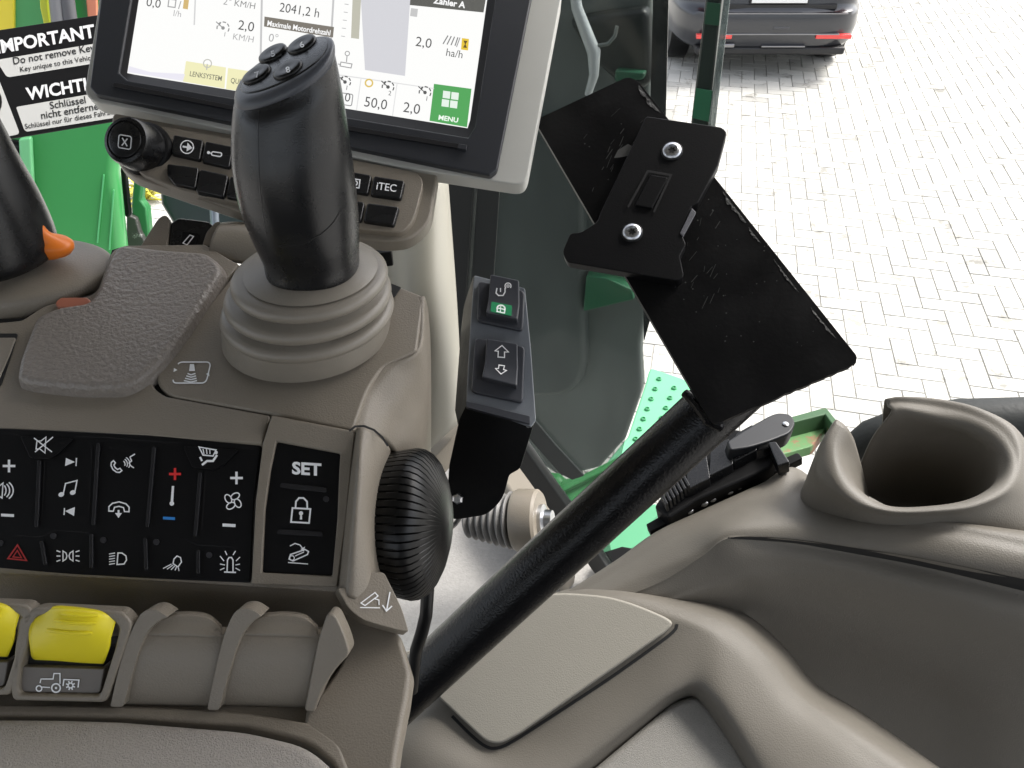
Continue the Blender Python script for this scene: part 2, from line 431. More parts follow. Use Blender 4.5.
def f(q, p, o):
    for k in range(4):
        a = k * 90 + 25; cx, cy = 233 + 5.2 * math.cos(R(a)), 501 + 5.2 * math.sin(R(a))
        q.arc(cx, cy, 4.6, 3, 0, 360, 1.2, p, o, rot=a + 35)
icon('fan_symbol', W, f)
def f(q, p, o):
    q.line([(17.5, 545), (26.5, 560.5), (8, 558.5)], 1.5, p, o, closed=True)
    q.line([(17.3, 550.5), (21.5, 557.8), (13, 556.9)], 1.2, p, o, closed=True)
icon('hazard_symbol', M['darkred'], f)
def f(q, p, o):
    for s_, x in ((1, 63), (-1, 73)):
        q.line([(x, 551), (x, 561), (x + 3 * s_, 559), (x + 4 * s_, 556), (x + 3 * s_, 553)], 1.2, p, o, closed=True)
        for k in (-1, 0, 1): q.line([(x - 2.6 * s_, 556 + k * 4), (x - 6.5 * s_, 556 + k * 5.4)], 1.2, p, o)
icon('parking_light_symbol', W, f)
def f(q, p, o):
    q.line([(118, 553), (122, 553), (126, 556), (126.5, 560), (124, 564), (117, 564.5)], 1.3, p, o, closed=True)
    for k in range(5): q.line([(109, 554 + k * 2.6), (115, 553 + k * 2.6)], 1, p, o)
icon('head_light_symbol', W, f)
def f(q, p, o):
    q.line([(174, 559), (173, 563.5), (178, 567), (181.5, 562), (180.5, 557.5), (177, 556)], 1.2, p, o, closed=True)
    for k in range(5): q.line([(171.5 + k * 1.7, 564 + k * .9), (163 + k * 4, 568.6 + k * .6)], 1, p, o)
icon('work_light_symbol', W, f)
def f(q, p, o):
    q.line([(227, 572), (227.5, 560), (229, 557.5), (231.5, 557.5), (233, 560), (233, 572)], 1.3, p, o); q.line([(224, 572), (236, 572.4)], 1.4, p, o)
    for x0, y0, x1, y1 in ((224, 561, 220, 556), (225, 565, 220, 564), (224.5, 568, 220, 570), (236, 561, 240, 557), (235.5, 565, 240, 564), (235.5, 568, 240, 570.5), (227, 555, 225, 551), (233, 555, 235.5, 551)): q.line([(x0, y0), (x1, y1)], 1, p, o)
icon('beacon_symbol', W, f)

# ---- framed SET keypad
fo = rp([(271.5, 415), (355, 431, 3), (353, 452, 2), (350, 456), (346, 520), (336.5, 587, 3), (251, 584.5), (255.5, 500), (262.5, 443)])
fi = rp([(275, 442, 2), (340, 453.5, 3), (339.5, 456), (338.5, 458), (337, 520), (332, 576, 3), (261.5, 572.5, 2), (264.5, 510), (271, 462)])
m_ = min(len(fo), len(fi))
def resamp(pts, n):
    V = [Vector(p) for p in pts] + [Vector(pts[0])]; L = [0]
    for a, b in zip(V, V[1:]): L.append(L[-1] + (b - a).length)
    out = []; j = 0
    for i in range(n):
        s_ = L[-1] * i / n
        while L[j + 1] < s_: j += 1
        t = (s_ - L[j]) / max(1e-9, L[j + 1] - L[j]); q = V[j].lerp(V[j + 1], t); out.append((q.x, q.y))
    return out
def ringframe(outer, inner, pl, off, th, name, m, parent, bevel=.0006, off2=None):
    """frame with hole: outer and inner are corner lists of the same length"""
    return MB().frame(outer, inner, pl, off, th, off2).build(name, m, parent, bevel=bevel)
ringframe([(271.5, 415), (355, 431), (352, 455), (346, 520), (336.5, 587), (251, 584.5), (255.5, 500), (262.5, 443)],
          [(276, 441.5), (340, 453.5), (339, 470), (337, 520), (332, 576), (261.5, 572.5), (264.5, 510), (270, 470)], B, .0024, .012, 'keypad_frame', M['tan'], con, bevel=.001)
setp = MB().slab([(275, 440), (341, 452), (338, 520), (333, 578), (260, 574), (264, 510), (270, 470)], B, .0004, .01).build('lock_keypad', M['key'], con, bevel=.0003)
def ridge2(p, w):
    (x0, y0), (x1, y1) = p
    MB().slab(rp([(x0, y0 - w / 2, 2), (x1, y1 - w / 2, 2), (x1 + 1, y1 + w / 2, 2), (x0 - 1, y0 + w / 2, 2)], 3), B, .0016, .003).build('divider_ridge', M['ridge'], setp, bevel=.0007)
ridge2(((281, 485), (326, 490)), 5); ridge2(((278, 531.5), (322, 534)), 5)
q = MB(); text_into(q, 'SET', 306.5, 474.5, 11.5, B, 3.5, .0008, bold=.035, sx=1.12, shear=-.05); q.build('printed_word', W, setp, fix=False, smooth=False)
def f(q, p, o):
    q.line([(292.5, 508), (310.5, 509), (309, 523), (291, 522)], 1.7, p, o, closed=True)
    q.line([(295.5, 508), (296, 501.5), (299, 498), (303.5, 498), (307, 501.5), (307.3, 508.5)], 1.7, p, o)
    q.disc(301, 513.3, 2.1, 2.1, p, o); q.flat([(300.2, 514), (301.9, 514), (302.2, 519.5), (299.8, 519.5)], p, o)
icon('padlock_symbol', W, f, setp, off=.0008)
def f(q, p, o):
    q.line([(290, 546), (295, 543.4), (300, 545), (303, 549)], 1.1, p, o); q.flat([(300.5, 549), (305, 546.5), (304, 551.5)], p, o)
    q.line([(289, 559), (290.5, 554.5), (305, 549.5), (308.5, 551.5), (307.5, 554.5), (293, 561)], 1.3, p, o, closed=True)
    q.arc(292, 558, 2.3, 2.3, 0, 360, 1, p, o); q.line([(288, 562.5), (308, 564)], 1, p, o); q.line([(295, 556), (304, 552)], 1, p, o)
icon('arm_lowering_symbol', W, f, setp, off=.0008)

# ---- rounded housing of the dial
MB().loft([[(354, 431, .421), (350, 470, .412), (345, 520, .404), (337, 590, .396)],
           [(358, 428, .414), (357, 470, .400), (352, 530, .392), (347, 596, .389)],
           [(366, 428, .414), (366, 475, .402), (362, 535, .394), (360, 600, .391)],
           [(378, 436, .42), (376, 480, .412), (373, 535, .404), (374, 590, .399)],
           [(389, 447, .435), (386, 490, .432), (384, 550, .428), (386, 580, .424)],
           [(392, 455, .47), (392, 500, .47), (392, 550, .47), (392, 600, .46)]], 40, 5).build('dial_housing', M['tan'], con, solid=.003)
MB().line([(349, 431), (355, 426.5), (364, 426), (374, 430), (382, 437), (388, 446)], 2.2, Pl((350, 430, .415), (388, 446, .415), (370, 480, .40)), .002).build('seam', M['gap'], con, fix=False)
LP = Pl((340, 590, .390), (410, 620, .395), (380, 640, .386))
lp = MB().slab(rp([(337, 588, 3), (350, 588, 8), (358, 572, 10), (384, 572, 4), (391, 586, 6), (402, 608, 8), (409, 632, 3), (398, 630, 4), (362, 620, 10), (348, 608, 6)]), LP, .001, .010).build('lower_housing', M['tan'], con, bevel=.0025, seg=5)
q = MB()
q.line([(361, 603), (375, 592.5), (378, 596), (365, 605.5)], 1.1, LP, .0014, closed=True); q.line([(360, 607.5), (380, 607.8)], 1.1, LP, .0014)
q.line([(379, 605), (379, 600), (374, 598.5)], 1, LP, .0014); q.line([(390, 592), (386.5, 611)], 1.3, LP, .0014); q.line([(382.5, 605), (386.5, 611), (392, 606)], 1.3, LP, .0014)
q.build('printed_symbol', W, lp, fix=False, smooth=False)

# ---- recess wall and lever deck below the keys
MB().loft([[(-60, 570, .398), (150, 580, .398), (250, 586, .397), (345, 592, .395)],
           [(-60, 576, .403), (150, 586, .403), (250, 591, .402), (346, 598, .40)],
           [(-60, 612, .418), (150, 617, .418), (250, 622, .416), (352, 628, .412)],
           [(-60, 640, .412), (140, 645, .412), (250, 652, .408), (345, 660, .402)],
           [(-60, 700, .386), (123, 700, .384), (246, 706, .382), (318, 712, .380)],
           [(-60, 713, .381), (123, 714, .379), (246, 722, .376), (300, 730, .374)]], 50, 8).build('lever_deck', M['tan'], con, solid=.01)
E = Pl((330, 700, .377), (400, 650, .392), (385, 768, .352))
MB().slab(rp([(341, 591), (349, 611, 4), (363, 621, 6), (399, 631, 8), (411, 672, 4), (407, 700), (399, 740), (388, 820), (350, 820), (346, 775, 10), (330, 752, 10), (300, 738), (306, 706), (322, 690, 6), (342, 660, 6), (333, 640, 4), (330, 618)]), E, 0, .012).build('corner_housing', M['tan'], con, bevel=.003, seg=5)
MB().slab(rp([(-60, 703), (-10, 703), (60, 704), (123, 705), (200, 708), (250, 712), (310, 722), (340, 742, 10), (356, 790), (340, 800), (337, 766, 10), (309, 741, 20), (246, 726), (123, 717), (-60, 714)]), Pl((0, 705, .380), (300, 705, .380), (150, 768, .355)), .0025, .02).build('front_lip', M['tan'], con, bevel=.002)
def paddle(x):
    body = MB().loft([[(x - 6, 707, .384), (x + 41, 708, .3835), (x + 90, 709, .383)],
               [(x - 5, 699, .3775), (x + 42, 700, .3775), (x + 91, 701, .377)],
               [(x + 3, 662, .374), (x + 50, 663, .3735), (x + 98, 665, .3735)],
               [(x + 12, 634, .3755), (x + 59, 635.5, .375), (x + 104, 637, .375)],
               [(x + 14, 632, .380), (x + 62, 633, .380), (x + 106, 635, .380)],
               [(x + 18, 624, .395), (x + 62, 624, .394), (x + 104, 627, .394)]], 16, 6).build('switch_paddle', M['tan'], con, solid=.004)
    MB().loft([[(x + 14, 634, .3752), (x + 40, 635.5, .3747), (x + 60, 636, .3746), (x + 80, 636.5, .3746), (x + 101, 637.5, .3747)],
               [(x + 20, 629, .3775), (x + 40, 624, .377), (x + 62, 623, .3768), (x + 84, 626, .3768), (x + 99, 633, .377)],
               [(x + 22, 626, .3795), (x + 40, 617, .379), (x + 64, 614, .3788), (x + 86, 617, .3788), (x + 99, 628, .379)],
               [(x + 24, 625, .390), (x + 42, 614, .390), (x + 66, 611, .390), (x + 86, 614, .390), (x + 99, 625, .390)]], 24, 4).build('thumb_rim', M['tan'], body, solid=.002)
paddle(123); paddle(219)
FP = Pl((100, 700, .374), (330, 700, .372), (230, 620, .372))
def fin(pts, fo_=.0010): MB().slab(rp(pts, 8), FP, fo_, .012).build('divider_fin', M['tan'], con, bevel=.0016, seg=4)
fin([(110, 707, 3), (118, 670, 20), (130, 632, 20), (142, 611, 8), (156, 609, 6), (168, 617, 2), (158, 621, 8), (145, 634, 14), (135, 664, 24), (123, 707, 3)])
fin([(207, 710, 3), (215, 670, 20), (225, 630, 20), (236, 609, 8), (250, 608, 6), (262, 616, 2), (253, 621, 8), (241, 635, 14), (231, 666, 24), (219, 710, 3)])
fin([(304, 711, 3), (310, 680, 20), (318, 640, 10), (327, 613, 6), (335, 615, 5), (345, 636, 10), (350, 654, 6), (336, 668, 12), (322, 690, 10), (314, 713, 3)])
MB().line([(347, 653), (340, 660), (332, 672), (324, 685), (316, 706)], 3.5, E, .0012).build('seam', M['gap'], con, fix=False)
# soft elbow rest 
AR = Pl((0, 722, .370), (300, 726, .368), (150, 790, .34))
MB().slab(rp([(-60, 714), (60, 715), (123, 717), (246, 727, 20), (308, 742, 20), (337, 768, 10), (350, 820), (-60, 820)]), AR, .002, .04).build('elbow_rest', M['fabric'], con, bevel=.006, seg=6)

# ---- yellow levers in their guides
YP = Pl((20, 700, .374), (120, 700, .374), (70, 620, .372))
def ylever(dx, dy, name_label):
    S = lambda pts: [((p[0] + dx, p[1] + dy) + tuple(p[2:])) for p in pts]
    g = MB().frame(rp(S([(18, 618, 4), (34, 608, 6), (122, 612, 6), (132, 624, 5), (124, 650), (108, 698, 6), (104, 703, 4), (12, 701, 5), (10, 690, 4), (14, 650)])),
               rp(S([(27, 627, 4), (38, 616, 6), (112, 620, 6), (119, 628, 5), (114, 650), (101, 692, 6), (98, 696, 4), (20, 695, 5), (18, 688, 4), (22, 650)])), YP, .0015, .009).build('lever_guide', M['tan'], con, bevel=.002)
    MB().slab(rp(S([(19, 666.5), (104, 669), (100, 694, 5), (19, 692, 5)])), YP, -.001, .02).build('symbol_plate', mat('plate_brown', (.13, .115, .10), .5, bump=.1, bscale=1200), g, bevel=.0006)
    MB().slab(S([(30, 650), (104, 652), (103, 668), (28, 666)]), YP, -.004, .02).build('recess', M['gap'], g)
    lvm = MB().loft([[(x + dx, y + dy, d) for x, y, d in r] for r in (
        [(48, 667, .385), (60, 668, .385), (85, 669, .385), (101, 669, .385)],
        [(45, 660, .378), (60, 661, .377), (85, 663, .377), (102, 664, .378)],
        [(33, 659, .3755), (55, 660, .374), (85, 662, .374), (104, 663, .3755)],
        [(30, 647, .371), (55, 648, .369), (85, 650, .369), (108, 652, .371)],
        [(29, 630, .370), (55, 630, .3655), (88, 632, .3655), (112, 635, .370)],
        [(37, 613, .373), (60, 612, .367), (92, 613.5, .367), (117, 618, .372)],
        [(48, 607, .380), (60, 605.5, .374), (88, 608, .374), (119, 612, .378)],
        [(60, 607, .39), (66, 608, .39), (88, 610, .39), (112, 612, .39)])], 24, 5)
    lt = lvm.tree(); lv = lvm.build('yellow_lever', M['yellow'], con, solid=.004)
    Y2 = Pl((50, 640, .3655), (95, 640, .3655), (70, 612, .3685))
    for (x0, y0, x1, y1, w_) in ((47, 630, 92, 633, .0011), (54, 620.5, 96, 623, .0009), (61, 613.5, 98, 615.5, .0008)):
        hp = []
        for k in range(9):
            d_ = ray(x0 + dx + (x1 - x0) * k / 8, y0 + dy + (y1 - y0) * k / 8 + 1.2 * math.sin(math.pi * k / 8)).normalized(); h_, _, _, _ = lt.ray_cast(CAM, d_)
            if h_ is not None: hp.append(h_ - d_ * .0002)
        if len(hp) > 2: MB().tube(hp, [w_ * .6] + [w_] * (len(hp) - 2) + [w_ * .6], 10).build('grip_rib', M['yellow'], lv)
    q = MB(); T = lambda pts: S(pts)
    q.line(T([(40, 683), (41, 679), (53, 679), (54, 673.5), (60, 673.5), (60, 684)]), 1.1, YP, -.0006)
    q.line(T([(42, 687), (50, 687.5)]), 1.1, YP, -.0006)
    q.arc(56 + dx, 688 + dy, 4.3, 4.3, 0, 360, 1.5, YP, -.0006); q.disc(56 + dx, 688 + dy, 1.2, 1.2, YP, -.0006)
    q.arc(39 + dx, 688.5 + dy, 2.8, 2.8, 0, 360, 1.3, YP, -.0006)
    q.line(T([(63, 686), (64, 679.5), (79, 680), (78, 687.5)]), 1.2, YP, -.0006)
    q.arc(70.5 + dx, 685.5 + dy, 2.4, 2.4, 0, 360, 1.3, YP, -.0006)
    for k in range(8):
        a = R(k * 45 + 20); q.line([(70.5 + dx + 2.8 * math.cos(a), 685.5 + dy + 2.8 * math.sin(a)), (70.5 + dx + 4.8 * math.cos(a), 685.5 + dy + 4.8 * math.sin(a))], 1.4, YP, -.0006)
    q.build('tractor_symbol', W, g, fix=False, smooth=False)
ylever(0, 0, ''); ylever(-96, -7, '')

# ---- ribbed dial (thumb wheel) on the flank
ax = (cr * .985 - cf * .15).normalized()
o_ = P(405, 523, .446)
pxm = .44 / F
prof = [(60, -24), (68, -21), (71, -18), (74, 0), (76, 12), (75, 18), (71, 25), (64, 31), (52, 37), (36, 42), (18, 45), (0, 46)]
def md(j, i):
    if i < 2 or i > 9: return 1
    k = j % 8 if i > 3 else (j + 1) % 8
    seg_a = (j / 320.0 * 360) % 360
    return (.965 if k < 1 else 1.0) if i < 9 else (.98 if k < 1 else 1)
def prof_dense(prof, n): return [tuple(v) for v in cr_pts(prof, n)]
MB().lathe(o_, ax, [(r * pxm, h * pxm) for r, h in prof], 480, mod=md).build('ribbed_dial', M['rubber'], con, ang=40)
MB().lathe(o_ - ax * .010, ax, [(r * pxm, h * pxm) for r, h in [(40, -22), (62, -20), (63, -8), (50, 0)]], 64).build('dial_collar', M['tan2'], con)
# ------------------------------------------------------------------ joysticks
def hring(cx, cy, d, rpx, ratio=1.0, n=64, sup=2.0, tilt=0.0, tb=0.0, yaw=0):
    """horizontal ring (tilt = rise to the right, tb = rise to the back)"""
    c = P(cx, cy, d); r = rpx * d / F
    out = []
    for j in range(n):
        t = 2 * math.pi * j / n; x = math.copysign(abs(math.cos(t)) ** (2 / sup), math.cos(t)); y = math.copysign(abs(math.sin(t)) ** (2 / sup), math.sin(t)) * ratio
        xx = x * math.cos(yaw) - y * math.sin(yaw); yy = x * math.sin(yaw) + y * math.cos(yaw)
        out.append(c + Vector((xx * r * math.cos(tilt), yy * r * math.cos(tb), xx * r * math.sin(tilt) + yy * r * math.sin(tb))))
    return out
def smooth_rings(keys, n):
    """keys: (cx,cy,d,r,ratio,tilt,tb) interpolated"""
    return [hring(v[0], v[1], v[2], v[3], v[4], tilt=v[5], tb=v[6], sup=2.25) for v in cr_pts(keys, n)]
js = thing('joystick', 'upright black joystick with four numbered thumb buttons on a ribbed grey boot', 'joystick', P(307, 330, .458))
# boot
rg = [hring(307, 329, .462, 83, .98), hring(307, 326, .460, 83.5, .98)]
def bead(cx, cy, d, r, hgt):
    o = []
    for k in range(9):
        a = -90 + 180 * k / 8
        o.append((cx, cy - hgt * math.sin(R(a)), d + .0002 * math.sin(R(a)) * -hgt, r - 7 + 7 * math.cos(R(a)) ** .8 if abs(a) < 90 else r - 7))
    return o
lv = [(307, 331, .464, 82.5), (307, 322, .4585, 83), (307, 313, .4525, 81)]
for cx, cy, d, r in ((308, 309, .4515, 85.5), (308.5, 294, .4435, 82.5), (310, 277, .4355, 77.5)):
    for k in range(9):
        a = R(-88 + 176 * k / 8); lv.append((cx, cy - 6.2 * math.sin(a), d - .0031 * math.sin(a), r - 16 + 16 * max(0, math.cos(a)) ** .55))
lv += [(311, 269.5, .4315, 66), (312, 268, .4300, 60), (313, 266, .4285, 50), (313.5, 265, .428, 42)]
bm_ = MB().rings([hring(c[0], c[1], c[2], c[3], .98, n=96) for c in lv]); btree = bm_.tree(); boot_ = bm_.build('boot', M['boot'], js, ang=60)
MB().surf_line(btree, [(296, 308), (294.5, 318)], .8, .0002, 8).surf_line(btree, [(290, 328), (289, 336)], .8, .0002, 8).surf_line(btree, [(284, 346), (283, 352)], .8, .0002, 8).build('mould_line', M['tan2'], boot_, fix=False)
# grip
keys_ = [(313, 271, .430, 41, .98, 0, 0), (313, 268, .4285, 45.5, .98, 0, 0), (311.5, 254, .4235, 47, .98, .0, 0), (306.5, 230, .415, 52, 1.0, .02, 0), (298.5, 196, .404, 57, 1.0, .05, 0), (292, 156, .392, 58.5, .98, .08, 0), (288.5, 122, .383, 57.5, .92, .14, 0), (286.5, 99, .3765, 56.5, .86, .22, .05), (285, 84, .3725, 56, .80, .30, .15), (284.5, 76, .370, 55.5, .76, .36, .2)]
gm_ = MB().rings(smooth_rings(keys_, 40)); gtree = gm_.tree(); grip_ = gm_.build('grip', M['grip'], js, ang=60)
MB().surf_line(gtree, [(278, 246), (300, 244), (318, 236), (332, 224), (341, 210)], 1.0, .0002).build('groove', M['gap'], grip_, fix=False)
MB().surf_line(gtree, [(260, 96), (258, 140), (260, 190), (266, 236)], .7, .0002).build('mould_line', M['ridge'], grip_, fix=False)
ck = [(284.5, 79, .3707, 56, .76, .35, .2), (284.3, 76, .3700, 56.8, .77, .36, .22), (284, 71, .3690, 56.8, .77, .37, .22), (283.8, 67.5, .3683, 55, .75, .37, .22), (283.7, 66, .368, 51.5, .71, .37, .22)]
cap = MB().rings([hring(v[0], v[1], v[2], v[3], v[4], tilt=v[5], tb=v[6], sup=2.25) for v in cr_pts(ck, 12)]).build('grip_cap', M['gripcap'], js, ang=50)
ik = [(283.7, 67, .3682, 50, .69, .37, .22), (283.6, 65.2, .3679, 49.6, .685, .37, .22), (283.5, 64.9, .3678, 48, .665, .37, .22)]
MB().rings([hring(v[0], v[1], v[2], v[3], v[4], tilt=v[5], tb=v[6], sup=2.25) for v in ik]).build('cap_inlay', M['grip'], cap, ang=50)
cc = P(283.5, 64.9, .3678); TU = Vector((math.cos(.37), 0, math.sin(.37))); TV = Vector((0, math.cos(.22), math.sin(.22))); TN = TU.cross(TV).normalized()
TP = Pl(cc, n=TN)
for (x, y, s_) in ((273, 54, '5'), (302, 45, '6'), (257, 75, '7'), (288, 70, '8')):
    c0 = TP.at(x, y)
    b = MB().lathe(c0, TN, [(.0066, -.002), (.0068, .0004), (.0064, .0012), (.0055, .0015), (.003, .0012), (0, .0011)], 32, sx=1.12, ref=TU).build('thumb_button', M['rubber'], js, ang=50)
    q = MB(); text_into(q, s_, x + .5, y + 2.2, 5.6, TP, -14, .0018, bold=.02, sx=1.15); q.build('printed_number', mat('soft_white', (.45, .46, .48), .5) if s_ in '57' else M['white'], b, fix=False, smooth=False)

# ---- speed lever at the left edge
s2 = thing('lever_grip', 'black lever grip with an orange side button, cut by the left edge of the view', 'lever', P(0, 290, .49))
MB().rings([hring(v[0], v[1], v[2], v[3], v[4], tilt=v[5]) for v in cr_pts([(-2, 258, .487, 50, 1, 0), (-2, 255, .485, 55, 1, 0), (-8, 240, .48, 58, 1, 0), (-20, 205, .468, 55, 1, .0), (-36, 170, .456, 52, 1, .0), (-52, 135, .446, 50, 1, 0), (-62, 110, .44, 46, 1, 0), (-64, 100, .436, 30, 1, 0)], 30)]).build('grip', M['grip'], s2, ang=60)
MB().rings([hring(v[0], v[1], v[2], v[3], v[4], tilt=v[5]) for v in cr_pts([(50, 256, .490, 8, 1, 0), (52, 251, .488, 19, .8, -.1), (52, 243, .483, 20, .8, -.1), (48, 239, .481, 15, .8, -.1), (38, 232, .476, 9, .8, .1), (24, 205, .47, 10, 1, 0), (14, 190, .468, 4, 1, 0)], 24)]).build('orange_button', M['orange'], s2, ang=60)
bz = MB().rings([hring(v[0], v[1], v[2], v[3], v[4]) for v in cr_pts([(8, 300, .512, 96, .62), (8, 296, .510, 102, .62), (8, 284, .503, 105, .62), (10, 272, .497, 102, .62), (10, 266, .494, 94, .60), (6, 262, .492, 60, .6)], 24)]).build('lever_base', M['tan'], s2, ang=60)
MB().rings([hring(v[0], v[1], v[2], v[3], v[4]) for v in ((8, 302, .513, 98, .62), (8, 300.5, .512, 98, .62))]).build('shadow_gap', M['gap'], s2)

# ---- small rear levers of the console
rl = thing('rear_switch_block', 'black rocker with a lever symbol between tan fins behind the joystick', 'switch', P(190, 235, .52))
RP = Pl((170, 250, .51), (220, 250, .51), (190, 215, .52))
MB().slab(rp([(139, 248, 2), (158, 218, 5), (165, 214, 5), (170, 219, 4), (166, 252, 2)]), RP, .001, .02).build('fin', M['tan'], rl, bevel=.002)
sw = MB().slab(rp([(167, 256), (170, 222, 4), (178, 217, 4), (210, 221, 5), (214, 228, 4), (204, 256)]), RP, 0, .02).build('rocker', M['grip'], rl, bevel=.002)
MB().slab(rp([(182, 231, 2), (199, 233, 2), (195, 252, 2), (179, 250, 2)]), RP, .001, .003).build('symbol_plate', M['key'], sw, bevel=.0004)
q = MB(); q.line([(183, 243), (190, 235), (193.5, 236.5), (187, 245)], 1.1, RP, .0016, closed=True); q.build('printed_symbol', W, sw, fix=False, smooth=False)
MB().slab(rp([(199, 256, 2), (206, 232, 5), (216, 221, 4), (222, 222, 4), (214, 236, 5), (209, 256, 2)]), RP, .002, .02).build('fin', M['tan'], rl, bevel=.002)
MB().loft([[(208, 256, .50), (230, 262, .50), (268, 268, .50)], [(211, 240, .499), (235, 244, .499), (268, 248, .499)], [(217, 227, .504), (238, 228, .503), (266, 232, .503)], [(222, 222.5, .515), (240, 222, .515), (262, 226, .515)], [(224, 223, .53), (240, 223, .53), (262, 226, .53)]], 20, 5).build('roller', M['tan2'], rl, solid=.004)
# ------------------------------------------------------------------ display
D = Pl((127, 73, .545), (468, 128, .530), (487, 0, .556))
def em(name, c, s=1.0):
    return mat(name, c, .25, emit=s, spec=.3)
def emis(name, c, s):
    m = mat(name, (.02, .02, .02), .2, spec=.3); b = m.node_tree.nodes['Principled BSDF']
    b.inputs['Emission Color'].default_value = (*c, 1); b.inputs['Emission Strength'].default_value = s / 2 ** EXPO; return m
M['housing'] = mat('display_housing', (.47, .465, .43), .45, bump=.06, bscale=1200, spec=.4, var=.03, vscale=20)
M['bezel'] = mat('display_bezel', (.028, .030, .035), .42, bump=.08, bscale=1800, spec=.4)
M['bezel2'] = mat('display_bezel_inner', (.016, .016, .018), .3, spec=.5)
dis = thing('touchscreen_display', 'tilted touchscreen in a light grey housing showing gauges and a green menu tile', 'display', P(300, 60, .58))
T_ = -190
MB().slab(rp([(124, T_), (560 + 20, T_), (561, 0), (527, 180, 9), (519, 185, 8), (400, 167), (92, 101, 8), (84, 92, 7), (96, 20)]), D, -.002, .014).build('housing', M['housing'], dis, bevel=.004, seg=4)
bz = MB().frame([(110, T_), (565, T_), (531, 0), (497, 170), (490, 175.5), (300, 136), (95, 94), (89, 87), (100, 0)],
                [(160, T_ + 15), (520, T_ + 15), (495, 0), (475, 126), (468, 137), (300, 109), (128, 80), (119, 72), (131, 0)], D, .0045, .006).build('bezel', M['bezel'], dis, bevel=.0015)
MB().frame([(158, T_ + 14), (522, T_ + 14), (496, 0), (476.5, 127), (469, 139), (300, 110.5), (128, 81.5), (117, 72), (130, 0)],
           [(172, T_ + 22), (512, T_ + 22), (487, 0), (470, 120), (467.5, 128), (300, 101), (135, 74.5), (127.5, 73), (139, 0)], D, .0035, .005, off2=.0006).build('bezel_step', M['bezel2'], dis, bevel=.0003)
sc = MB().slab([(172, T_ + 22), (512, T_ + 22), (488, 0), (471, 120), (468.5, 130), (300, 103), (134, 76), (126, 74), (138, 0)], D, .0006, .002).build('screen', emis('screen_white', (1, 1, .985), .98), dis, smooth=False)
MB().slab(rp([(114, 82, 1), (112, 86, 1), (280, 119), (464, 149, 1), (468, 145, 1), (280, 114.5)]), D, .0062, .003).build('stylus_ledge', M['bezel2'], dis, bevel=.0006)
MB().slab(rp([(459, 143.5, 1), (467, 145, 1), (466, 149.5, 1), (457, 148, 1)]), D, .0075, .003).build('ledge_tip', M['bezel'], dis, bevel=.0005)
S0 = .0009
EMI = {}
def tile(pts, c, s=.95, name='screen_tile', off=0, hide=None):
    k = (c, s)
    if k not in EMI: EMI[k] = emis('screen_tint_%d' % len(EMI), c, s)
    return MB().flat(pts, D, S0 + off).build(name, EMI[k], sc, fix=False, smooth=False)
def wr(s, x, y, h, c=(.09, .09, .09), bold=.0, ang=9, name='screen_text', **kw):
    k = (c, 1.0)
    if k not in EMI: EMI[k] = emis('screen_tint_%d' % len(EMI), c, 1.0)
    q = MB(); text_into(q, s, x, y, h, D, ang, S0 + .0004, bold=bold, **kw); q.build(name, EMI[k], sc, fix=False, smooth=False)
DK = (.10, .10, .10); GY = (.42, .42, .42)
# background panes
tile([(352, -150), (420, -140), (405, 76), (365, 70)], (.70, .70, .74), name='grey_pane')
tile([(264.5, 16.5), (334, 27), (333, 37.5), (264, 26.5)], (.22, .2, .17), name='title_bar', off=.0001)
tile([(262, -60), (264, -60), (261, 90), (259, 90)], (.6, .6, .6), name='divider_line')
tile([(336, -60), (338, -60), (332, 40), (330, 40)], (.6, .6, .6), name='divider_line')
tile([(197, -60), (198.5, -60), (195, 25), (193.5, 25)], (.7, .7, .7), name='divider_line')
tile([(355, -60), (364, -60), (359, 39), (351, 38)], (.56, .55, .46), name='load_bar')
tile([(411, -12), (486, -2), (483.5, 12.5), (409.5, 5)], (.12, .12, .11), name='title_bar')
tile([(411, 8), (418, 9), (417, 17), (410, 16)], (.6, .6, .6), name='small_badge')
tile([(434, 83.8), (471.5, 88.8), (467, 127.2), (429.5, 120.8)], (.10, .43, .12), .9, name='menu_tile')
for x, y in ((446.6, 94.6), (455, 95.9), (445.4, 103), (453.8, 104.3)):
    tile([(x - 3.4, y - 4), (x + 3.9, y - 3), (x + 3.2, y + 4.2), (x - 4, y + 3.2)], (.85, .95, .86), name='menu_square', off=.0002)
tile([(186, 61), (226, 67.5), (224.5, 88.5), (183, 81.5)], (.93, .9, .55), name='guidance_tile')
tile([(228, 68), (262, 73), (260, 94), (226, 89)], (.93, .9, .55), name='guidance_tile')
tile([(322, 72), (434, 88), (434, 89), (322, 73.2)], (.78, .78, .78), name='divider_line')
tile([(360.5, 79), (361.5, 79), (357, 110), (356, 110)], (.8, .8, .8), name='divider_line')
tile([(396.5, 84), (397.5, 84), (393, 116), (392, 116)], (.8, .8, .8), name='divider_line')
tile([(127.8, 72), (183, 81), (185, 74), (150, 72), (129, 66)], (.88, .86, .95), name='tinted_edge')
wr('0,0', 153, 7, 8.5, DK); wr('l/h', 177, 16.5, 6, GY)
wr('KM/H', 244.5, 7.5, 6.2, (.25, .25, .25)); wr("2°", 227, 5, 7, GY)
wr('2,0', 245.5, 30.5, 9.5, DK); wr('KM/H', 243, 41, 6.2, GY)
wr('2041,2 h', 299, 14.5, 9, DK, sx=.9)
wr('Maximale Motordrehzahl', 298.5, 30.5, 5.2, (1, 1, 1), bold=.02, ang=9, sx=.84)
wr('0°', 273, 42, 8, GY)
wr('Zähler A', 449, 5.5, 6, (1, 1, 1), bold=.03)
wr('2,0', 423, 47, 9.5, DK); wr('ha/h', 454, 57, 7.5, DK, sx=.95)
